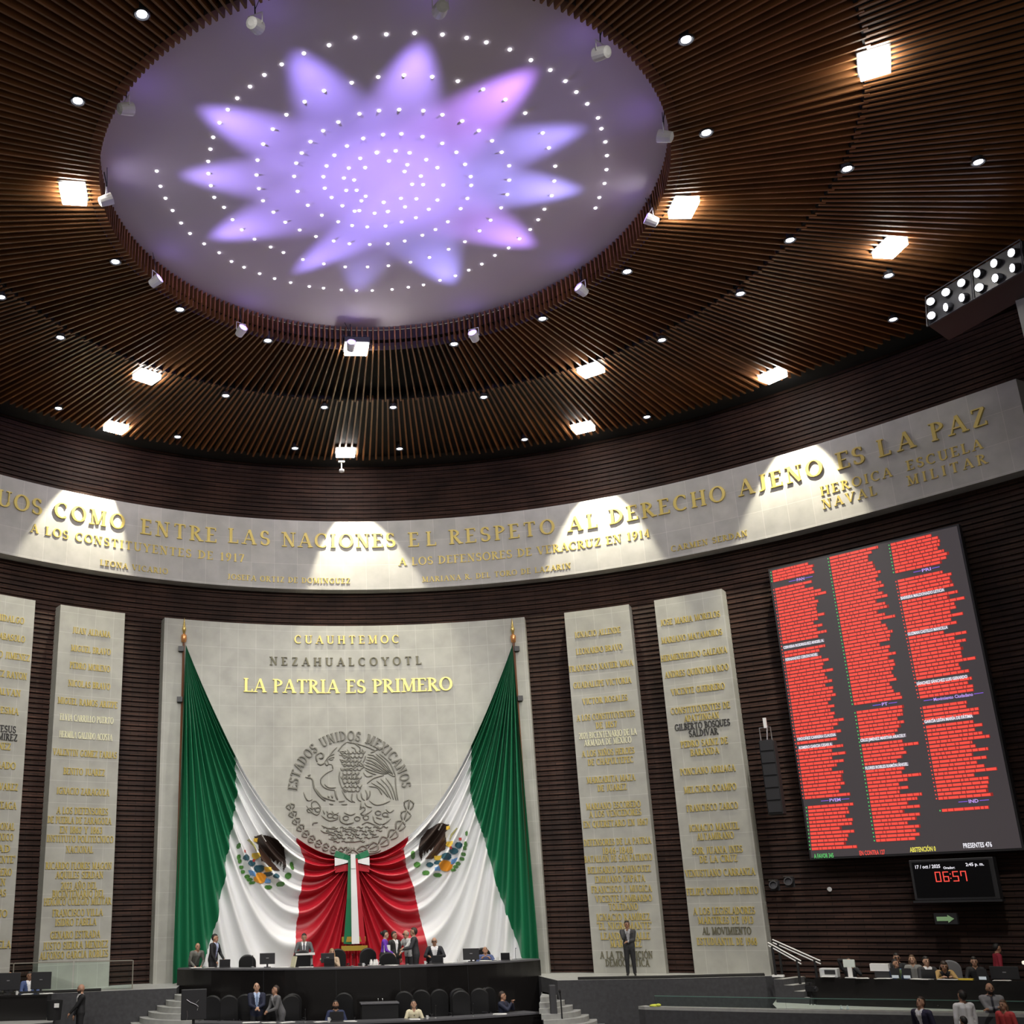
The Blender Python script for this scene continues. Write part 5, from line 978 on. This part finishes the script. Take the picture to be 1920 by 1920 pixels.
person('dark-haired person whose head just shows at the bottom edge below the white shirt',(12.38,5.2,-1.6),face(-.2,1),1.36,top=BLK,hc='black',skin=1)
# ------------------------------------------------------------------ the two curved desks
def arcdesk(label,C,R,a,ztop,zbot,wtop,name='curved_desk'):
    t=thing(name,label,'desk',(0,0,0)); n=36
    def ring(b,r0,r1,z0,z1,a0=-a,a1=a):
        vs=[]; 
        for i in range(n+1):
            ph=a0+(a1-a0)*i/n
            for r in(r0,r1):
                for z in(z0,z1): vs.append((C[0]+r*sin(ph),C[1]-r*cos(ph),z))
        fs=[]
        for i in range(n):
            o=4*i; fs+=[(o,o+4,o+5,o+1),(o+2,o+3,o+7,o+6),(o+1,o+5,o+7,o+3),(o,o+2,o+6,o+4)]
        fs+=[(0,1,3,2),(4*n,4*n+2,4*n+3,4*n+1)]
        return b.add(vs,fs)
    ring(MB(),R-.05,R,zbot,ztop-.05).build('front_panel',M_DESK,t)
    ring(MB(),R-wtop,R-.02,ztop-.09,ztop-.05).build('worktop',M_DESK,t)
    ring(MB(),R-wtop,R+.03,ztop-.05,ztop).build('top_edge',M_TOP,t)
    for s in(-1,1):
        b=MB(); ring(b,R-.9,R,zbot,ztop-.05,s*a-.008,s*a+.008); b.build('end_panel',M_DESK,t)
    return t
up=arcdesk('long convex black lacquered upper desk of the presiding dais in front of the flags',DC,DR,.812,.555,-1.58,.75)
b=MB()
for dx in(-.07,.07): b.tube([(.53+dx,16.985,-.78),(.53+dx,16.955,-.75),(.53+dx,16.955,-.42),(.53+dx,16.985,-.39)],.014,6)
b.build('door_handle',M_METAL,up)
for a in(-.12,.12,-.4,.4):
    b=MB(); x=DC[0]+(DR+.003)*sin(a); y=DC[1]-(DR+.003)*cos(a); b.box((x,y,-.53),(.012,.012,2.0),a); b.build('panel_joint',M_DARKP,up)
arcdesk('long convex black lower desk in front of the lower chairs',(.0,25.87),10.97,.52,-.86,-1.6,.72)
pod=thing('lectern','black box lectern with pale rim standing in the middle of the lower desk','lectern',(.39,15.95,-1.6))
b=MB(); b.box((0,0,.57),(1.12,.5,1.14)); b.build('lectern_body',M_BLACK,pod,bevel=.015); b=MB(); b.box((0,0,1.17),(1.18,.56,.05)); b.build('lectern_top',M_TOP,pod,bevel=.01)
# ------------------------------------------------------------------ chairs
def make_chair(h):
    t=thing('office_chair','','chair')
    W=.29; n=10
    out=[(-W,.0)]+[(-W*cos(a),h-.62-.26+.26*sin(a)) for a in [pi*i/(2*n) for i in range(n+1)]]+[(W*cos(a),h-.62-.26+.26*sin(a)) for a in [pi/2-pi*i/(2*n) for i in range(1,n+1)]]+[(W,.0)]
    b=MB(); M=Matrix.Translation((0,-.25,.62))@Matrix.Rotation(radians(-8),4,'X')@Matrix(((1,0,0,0),(0,0,-1,0),(0,1,0,0),(0,0,0,1)))
    b.prism(out,-.055,.055,M=M); br=b.build('backrest',M_LEATHER,t,bevel=.03)
    b=MB(); b.box((0,.02,.52),(.54,.52,.12)); b.build('seat',M_LEATHER,t,bevel=.04)
    for s in(-1,1):
        b=MB(); b.tube([(s*.3,-.2,.55),(s*.33,-.2,.72),(s*.33,.18,.74),(s*.3,.18,.55)],.022,6); b.build('armrest',M_DARKP,t)
        
    b=MB(); b.tube([(0,0,.1),(0,0,.48)],.035,8); b.build('column',M_METAL,t)
    b=MB()
    for q in range(5): a=2*pi*q/5; b.tube([(0,0,.11),(.28*cos(a),.28*sin(a),.06)],[.03,.022],6); b.ell((.28*cos(a),.28*sin(a),.035),(.03,.03,.035),8,6)
    b.build('star_base',M_DARKP,t)
    b=MB(); b.tube([(-.16,-.325,h-.10),(0,-.34,h-.05),(.16,-.325,h-.10)],.012,5); b.build('seam_trim',M_METAL,br)
    return t
ch_lo=make_chair(1.46); ch_up=make_chair(1.22)
def put(src,first,x,y,z,rz,label,group):
    c=src if first else copy_tree(src); c.location=(x,y,z); c.rotation_euler=(0,0,rz); c['label']=label; c['group']=group; return c
lo=[(-4.75,16.75,'leftmost in the row, right of the television'),(-4.2,16.68,'second from the left end of the row'),(-3.72,16.95,'close behind the bald man in navy'),(-2.95,16.72,'between bald man and stooping man'),(-2.2,16.65,'back row, behind the stooping man'),
(-2.27,16.0,'right of the stooping man, in the front row'),(-.66,16.4,'turned behind the man with the laptop'),(1.2,16.3,'left behind the woman in the cream blouse'),(1.8,16.75,'right behind the woman in the cream blouse'),(2.4,16.8,'third from the right of the empty back-row chairs'),
(3.06,16.95,'partly hidden behind a front-row chair at the right'),(2.95,15.95,'front row, right of the woman in cream'),(3.66,16.75,'empty, left of the man with joined hands'),(4.08,17.0,'under the man with raised joined hands')]
for i,(x,y,l) in enumerate(lo): put(ch_lo,i==0,x,y,LF,pi+rng.uniform(-.25,.25)+(.5 if i==13 else 0),'black leather chair of the lower desk, '+l,'black chairs of the lower row')
upc=[(-3.68,19.35,'low one left of the first screen',-.12),(-1.85,18.9,'in front of the man in the grey suit',0),(-.62,19.35,'behind the seated woman in beige',0),(.42,19.3,'left of the woman in purple',0),(1.0,18.55,'under the papers of the woman in purple',-.12),(2.62,19.12,'under the man with glasses',-.05),(4.45,19.75,'under the bowing man in blue',-.1)]
for i,(x,y,l,dz) in enumerate(upc): put(ch_up,i==0,x,y,UF+dz,pi+rng.uniform(-.2,.2),'black leather chair at the upper desk, '+l,'black chairs of the upper desk')
t=thing('lectern','small pale lectern in front of the man in the grey suit','lectern',(-1.75,19.2,UF))
b=MB(); b.box((0,0,1.08),(.64,.4,.06),M=None); b.build('reading_board',M_PAPER,t); b=MB(); b.box((0,.1,.52),(.5,.25,1.04)); b.build('lectern_body',mat('light_grey_panel',(.35,.36,.36),.5),t)
# ------------------------------------------------------------------ screens, laptops, papers, small things
def laptop(x,y,z,rz,label,lidc=M_DARKP,tilt=20,w=.36):
    t=thing('laptop',label,'laptop',(x,y,z),rz)
    b=MB(); b.box((0,0,.011),(w,.24,.018)); b.build('keyboard_base',M_DARKP,t)
    b=MB(); M=Matrix.Translation((0,-.12,.02))@Matrix.Rotation(radians(tilt),4,'X'); b.box((0,0,.12),(w,.012,.24),0,0,M=M); b.build('screen_lid',lidc,t); return t
def monitor(x,y,z,rz,label,w=.5,h=.32,stand=.12):
    t=thing('monitor',label,'monitor',(x,y,z),rz)
    b=MB(); b.box((0,0,stand+h/2),(w,.045,h)); hs=b.build('screen_housing',M_DARKP,t,bevel=.01)
    b=MB(); b.box((0,0,.01),(.22,.16,.02)); b.box((0,.02,stand/2),(.06,.03,stand)); b.build('foot',M_DARKP,t)
    b=MB(); b.box((0,-.03,stand+h*.55),(.09,.012,.03)); b.build('badge',M_METAL,hs); return t
Z1=.557
laptop(-4.42,18.95,Z1,pi*1.03,'small black laptop right of the standing man in black on the upper desk',tilt=-15)
monitor(-3.02,18.35,Z1,.05,'black screen on the upper desk left of the pale lectern',.5,.34,.1)
laptop(.98-2.0,17.75,Z1,pi,'small dark laptop in front of the seated woman in beige',tilt=-20,w=.34)
monitor(-1.05,18.2,Z1,.0,'black screen behind the woman in beige on the upper desk',.44,.3,.1)
laptop(2.55,17.95,Z1,pi,'black laptop in front of the man with glasses',tilt=-15)
monitor(3.78,18.6,Z1,-.1,'black screen left of the bowing man in blue on the upper desk',.54,.36,.06)
laptop(5.0,18.9,Z1,pi*.95,'small black laptop right of the bowing man in blue',tilt=-25,w=.3)
Z2=-.858
laptop(-.95,15.3,Z2,pi,'black laptop of the bearded man in blue',tilt=-10,w=.42)
def papers(x,y,z,rz,label,w=.3,d=.21,n=3):
    t=thing('paper_stack',label,'papers',(x,y,z),rz); 
    for i in range(n): b=MB(); b.box((rng.uniform(-.05,.05)*(n>1),rng.uniform(-.04,.04)*(n>1),.003+i*.006),(w,d,.005),rng.uniform(-.3,.3)*(n>1)); b.build('sheet',M_PAPER,t)
for x,y,z,l,w in [(-5.35,19.15,Z1,'loose white papers before the bald man in grey at the upper desk',.34),(-4.95,18.9,Z1,'white papers before the standing man in black',.3),(-2.55,18.0,Z1,'flat white sheets left of the pale lectern',.4),(-1.8,17.75,Z1,'white sheets before the high chair at the upper desk',.45),(1.0,17.5,Z1,'white sheets before the woman in purple',.4),(2.95,18.2,Z1,'white sheet right of the laptop of the man with glasses',.3),(4.35,18.95,Z1,'white papers under the bowing man in blue',.4),(4.9,19.1,Z1,'white papers right of the bowing man in blue',.4),
 (-3.5,15.62,Z2,'scattered white papers before the bald man in navy',.5),(-2.95,15.42,Z2,'bright white papers left of the stooping man',.42),(-2.45,15.35,Z2,'white sheets under the stooping man',.4),(-1.45,15.18,Z2,'white papers left of the black laptop on the lower desk',.35),(-.55,15.1,Z2,'white papers right of the black laptop on the lower desk',.35),(1.35,15.12,Z2,'sheet the woman in cream is writing on',.3),(4.1,15.95,Z2,'white paper before the man with joined hands',.4)]:
    papers(x,y,z,rng.uniform(-.3,.3),l,w)
def cup(x,y,z,label,m=M_WHITE,r=.04,h=.1,name='cup',cat='cup'):
    t=thing(name,label,cat,(x,y,z)); b=MB(); b.lathe([(r*.8,0),(r,h),(r*.88,h),(r*.7,.012)],n=12); b.build('cup_body',m,t,smooth=False)
    b=MB(); b.tube([(r*.9,0,h*.75),(r*1.6,0,h*.6),(r*.85,0,h*.25)],.007,5); b.build('handle',m,t)
for x,y,l in [(.05,17.35,'white cup left of the tea set on the upper desk'),(2.1,17.7,'white cup left of the man with glasses'),(3.3,18.35,'glass cup left of the screen at the right'),(4.75,19.0,'white cup at the right end of the upper desk'),(5.3,19.4,'small white cup near the end of the upper desk')]: cup(x,y,Z1,l)
cup(1.75,15.15,Z2,'white cup right of the woman in cream'); cup(-1.2,15.1,Z2,'white cup left of the black laptop on the lower desk',h=.13)
t=thing('tea_set','white tray with small white jugs at the foot of the upper desk chairs','tray',(.42,17.5,Z1))
b=MB(); b.lathe([(.0,0),(.2,.0),(.23,.03),(.0,.02)],n=18); b.build('tray',M_WHITE,t)
for dx,dy in((-.1,0),(.08,.05),(0,-.09)): b=MB(); b.lathe([(.04,.02),(.06,.08),(.035,.16),(.03,.2),(.02,.2)],(dx,dy,0),10); b.tube([(dx+.05,dy,.15),(dx+.09,dy,.12),(dx+.055,dy,.07)],.008,5); b.build('jug',M_WHITE,t)
def mic(x,y,z,label):
    t=thing('gooseneck_microphone',label,'microphone',(x,y,z)); b=MB(); b.lathe([(.06,0),(.06,.02),(.03,.035)],n=10); b.build('base',M_METAL,t)
    b=MB(); b.tube([(0,0,.03),(0,0,.2),(0,-.05,.32),(0,-.1,.36)],.008,5); b.ell((0,-.11,.365),(.018,.03,.018),8,6); b.build('neck',M_DARKP,t)
for x,y,z,l in [(-5.6,19.3,Z1,'thin microphone before the bald man in grey'),(-3.5,18.5,Z1,'thin microphone left of the screen on the upper desk'),(-.3,17.45,Z1,'thin microphone in the middle of the upper desk'),(1.5,17.6,Z1,'thin microphone before the group at the upper desk'),(5.45,19.35,Z1,'thin microphone at the right end of the upper desk'),(2.02,15.25,Z2,'microphone on the lower desk right of the woman in cream'),(3.2,15.5,Z2,'microphone on the lower desk before the front-row chair'),(-1.9,15.25,Z2,'microphone on the lower desk right of the stooping man')]: mic(x,y,z,l)
t=tag(MB().box((.98,18.78,.98),(.24,.02,.32),.4).build('held_papers',M_PAPER),'white papers in the hand of the woman in purple','papers')
t=thing('folder','pale cream folder standing on the upper desk left of the high chair','folder',(-2.2,18.0,Z1),.5)
b=MB(); b.box((0,0,.17),(.05,.24,.34),0,M=Matrix.Rotation(radians(14),4,'Y')); b.build('cover',mat('cream_card',(.62,.60,.42),.7),t)
# television seen from behind, lower left
t=thing('television','black television seen from behind with hanging cables left of the lower chairs','television',(-5.17,14.8,-1.6),.12)
b=MB(); b.box((0,0,1.36),(.74,.07,.84)); b.build('tv_back',M_DARKP,t,bevel=.02)
b=MB(); b.box((0,.03,.5),(.08,.06,1.0)); b.box((0,0,.02),(.6,.4,.04)); b.build('tv_stand',M_BLACK,t)
b=MB(); b.tube([(-.22,-.05,1.5),(-.1,-.06,1.42),(.05,-.06,1.36),(.12,-.06,1.3),(.1,-.06,1.2)],.012,5); b.tube([(.14,-.05,1.48),(.06,-.06,1.4)],.012,5); b.tube([(-.2,-.05,1.2),(-.18,-.06,1.05),(-.2,-.05,.95)],.012,5); b.build('cable',M_METAL,t)
# dark post with microphone at the right steps
t=thing('speech_post','dark padded post with a thin microphone pole on the right steps','post',(5.75,15.75,-1.6))
b=MB(); b.box((0,0,.78),(.2,.16,1.56)); b.build('post_body',mat('grey_rubber',(.05,.05,.055),.6),t,bevel=.03)
b=MB(); b.tube([(.22,-.1,0),(.22,-.1,1.25),(.2,-.12,1.36)],.022,6); b.ell((.2,-.13,1.38),(.04,.05,.06),8,6); b.build('microphone_pole',M_BLACK,t)
# ------------------------------------------------------------------ far left desk
t=thing('side_desk','small black desk with computers at the far left edge','desk',(-10.55,16.75,-.68))
b=MB(); b.box((0,0,.70),(1.75,.75,.05)); b.build('desk_top',M_DESK,t); b=MB(); b.box((0,-.3,.34),(1.65,.04,.68)); b.build('front_panel',M_DESK,t)
for s in(-1,1): b=MB(); b.box((s*.84,0,.34),(.04,.7,.68)); b.build('side_panel',M_DESK,t)
monitor(-10.98,16.85,.045,.0,'left of two black screens on the far left desk',.72,.5,.12); monitor(-10.0,16.9,.045,-.05,'right of two black screens on the far left desk',.62,.5,.12)
papers(-10.3,16.55,.045,.2,'white papers between the screens on the far left desk'); papers(-9.78,16.65,.045,0,'white papers at the right end of the far left desk',.4)
cup(-11.25,16.55,.045,'white cup at the left end of the far left desk'); cup(-10.65,16.6,.045,'pale cup between the two far left screens')
t=thing('waste_bin','black waste bin with a white bag edge right of the far left desk','bin',(-9.45,16.35,-.68)); b=MB(); b.lathe([(.2,0),(.24,.55),(.22,.55),(.18,.03)],n=16); b.build('bin_body',M_BLACK,t); b=MB(); b.box((.1,-.23,.42),(.14,.03,.12)); b.build('bag_edge',M_PAPER,t)
t=thing('glass_balustrade','clear glass balustrade in front of the left name slabs','balustrade',(0,0,0))
for (x0,y0),(x1,y1) in (((-12.9,18.35),(-11.2,18.35)),((-11.15,18.35),(-9.3,18.4)),((-9.25,18.4),(-7.4,18.45))):
    strip(MB(),[(x0,y0),(x1,y1)],.02,.02,.86).build('glass_pane',GL_,t); strip(MB(),[(x0,y0),(x1,y1)],.03,.86,.89).build('top_rail',mat('rail_beige',(.35,.33,.28),.4,.5),t)
for x,y in((-11.17,18.36),(-7.38,18.45)): b=MB(); b.tube([(x,y,.0),(x,y,.88)],.02,6); b.build('post',mat('rail_beige',(.35,.33,.28),.4,.5),t)
# ------------------------------------------------------------------ things on and behind the right desk
ZR=.077
t=thing('printer','pale grey printer at the left end of the right desk','printer',(13.75,13.85,ZR),radians(-38))
b=MB(); b.box((0,0,.13),(.5,.42,.26)); b.build('printer_body',mat('light_grey_plastic',(.5,.52,.52),.5),t,bevel=.02); b=MB(); b.box((.05,-.215,.16),(.3,.02,.12)); b.build('dark_slot',M_DARKP,t); b=MB(); b.box((0,-.24,.04),(.36,.2,.02)); b.build('paper_tray',M_PAPER,t)
t=thing('document_scanner','pale upright scanner on a stem on the right desk','scanner',(14.15,13.4,ZR),radians(-38))
b=MB(); b.box((0,0,.4),(.32,.1,.22),0,M=Matrix.Rotation(radians(-8),4,'X')); b.build('scanner_head',mat('pale_green_plastic',(.55,.6,.56),.5),t,bevel=.01); b=MB(); b.box((0,.03,.15),(.12,.08,.3)); b.box((0,0,.01),(.3,.2,.02)); b.build('stem',M_WHITE,t)
t=thing('file_box','white stack of boxes standing on the right desk','box',(14.85,12.95,ZR),radians(-38))
b=MB(); b.box((0,0,.3),(.5,.3,.2)); b.build('upper_box',M_WHITE,t); b=MB(); b.box((.05,0,.1),(.4,.28,.2)); b.build('lower_box',M_DARKP,t)
papers(14.75,12.7,ZR,-.6,'white papers in front of the white boxes on the right desk',.4); papers(14.3,13.1,ZR,-.6,'white papers below the scanner on the right desk',.35); papers(16.05,11.6,ZR,-.6,'sheet under the arms of the woman in mustard',.5); papers(15.55,12.05,ZR,-.7,'long white sheet before the young man in the suit',.5); papers(17.05,10.75,ZR,-.7,'white papers under the woman in black',.4)
def device(x,y,l):
    t=thing('voting_terminal',l,'terminal',(x,y,ZR),radians(-42),'small lit terminals on the right desk'); b=MB(); b.box((0,.02,.16),(.24,.05,.26)); b.build('terminal_body',M_DARKP,t); b=MB(); b.box((0,-.008,.06),(.18,.008,.08)); b.build('terminal_screen',mat('cold_screen',(.1,.1,.1),.4,emit=(.75,.82,.85),estr=.45),t)
device(15.05,12.55,'left of the two small lit terminals side by side on the right desk'); device(15.28,12.34,'right of the two small lit terminals side by side on the right desk'); device(16.72,11.05,'small lit terminal before the woman in black')
laptop(15.75,12.05,ZR,radians(-40)+pi,'black laptop of the young man in the suit',tilt=-12)
t=thing('yellow_folder','yellow folder lying right of the woman in mustard','folder',(16.42,11.35,ZR),-.7); b=MB(); b.box((0,0,.02),(.36,.26,.035)); b.build('cover',mat('folder_yellow',(.75,.55,.06),.7),t)
monitor(17.35,11.0,-.05,radians(-45),'grey-backed screen at the right end of the right desk',.72,.34,.14)
t=thing('desk_lamp','small white desk lamp at the far right end of the desk','lamp',(17.75,10.65,-.02)); b=MB(); b.lathe([(.08,0),(.08,.02),(.015,.03),(.015,.5)],n=10); b.build('lamp_stem',M_DARKP,t); b=MB(); b.lathe([(.04,.5),(.065,.52),(.065,.58),(.03,.60)],n=10); b.build('lamp_head',mat('lamp_white',(.9,.88,.8),.5,emit=(1,.93,.75),estr=.7),t)
c=copy_tree(ch_up); c.location=(16.75,12.55,-.68); c.rotation_euler=(0,0,radians(150)); c['label']='grey chair back right behind the woman in mustard'; c['group']='chairs at the right desk'
for ch in c.children:
    if ch.name.startswith('backrest'): ch.data=ch.data.copy(); ch.data.materials[0]=mat('grey_upholstery',(.22,.22,.23),.7)
tag(MB().box((13.05,15.85,.03),(.35,.2,.06),-.6).build('paper_pile',M_PAPER),'white papers lying on the stage edge behind the handrails','papers')
t=thing('video_camera','small dark video camera on a tripod behind the parapet below the stair handrails','camera',(12.1,11.75,-.48))
b=MB(); b.box((0,0,.42),(.13,.28,.14),.5); b.tube([(0,0,.42),(.09,-.18,.42)],[.05,.06],8); b.build('camera_body',M_DARKP,t)
b=MB(); b.box((-.02,.05,.56),(.10,.16,.03),.5); b.tube([(-.02,0,.49),(-.02,0,.56)],.012,4); b.build('viewfinder',M_DARKP,t)
for q in range(3): b=MB(); b.tube([(0,0,.36),(.1*cos(2.1*q),.1*sin(2.1*q),0)],.013,5); b.build('leg',M_BLACK,t)
for x,y,l in ((12.62,11.2,'left of two small clear water bottles behind the low glass'),(12.76,11.12,'right of two small clear water bottles behind the low glass')):
    b=MB(); b.lathe([(.032,0),(.036,.14),(.018,.19),(.018,.22)],n=10); o=b.build('water_bottle',mat('bottle_plastic',(.62,.68,.68),.2),loc=(x,y,-.48 if False else -.68)); tag(o,l,'bottle','water bottles')
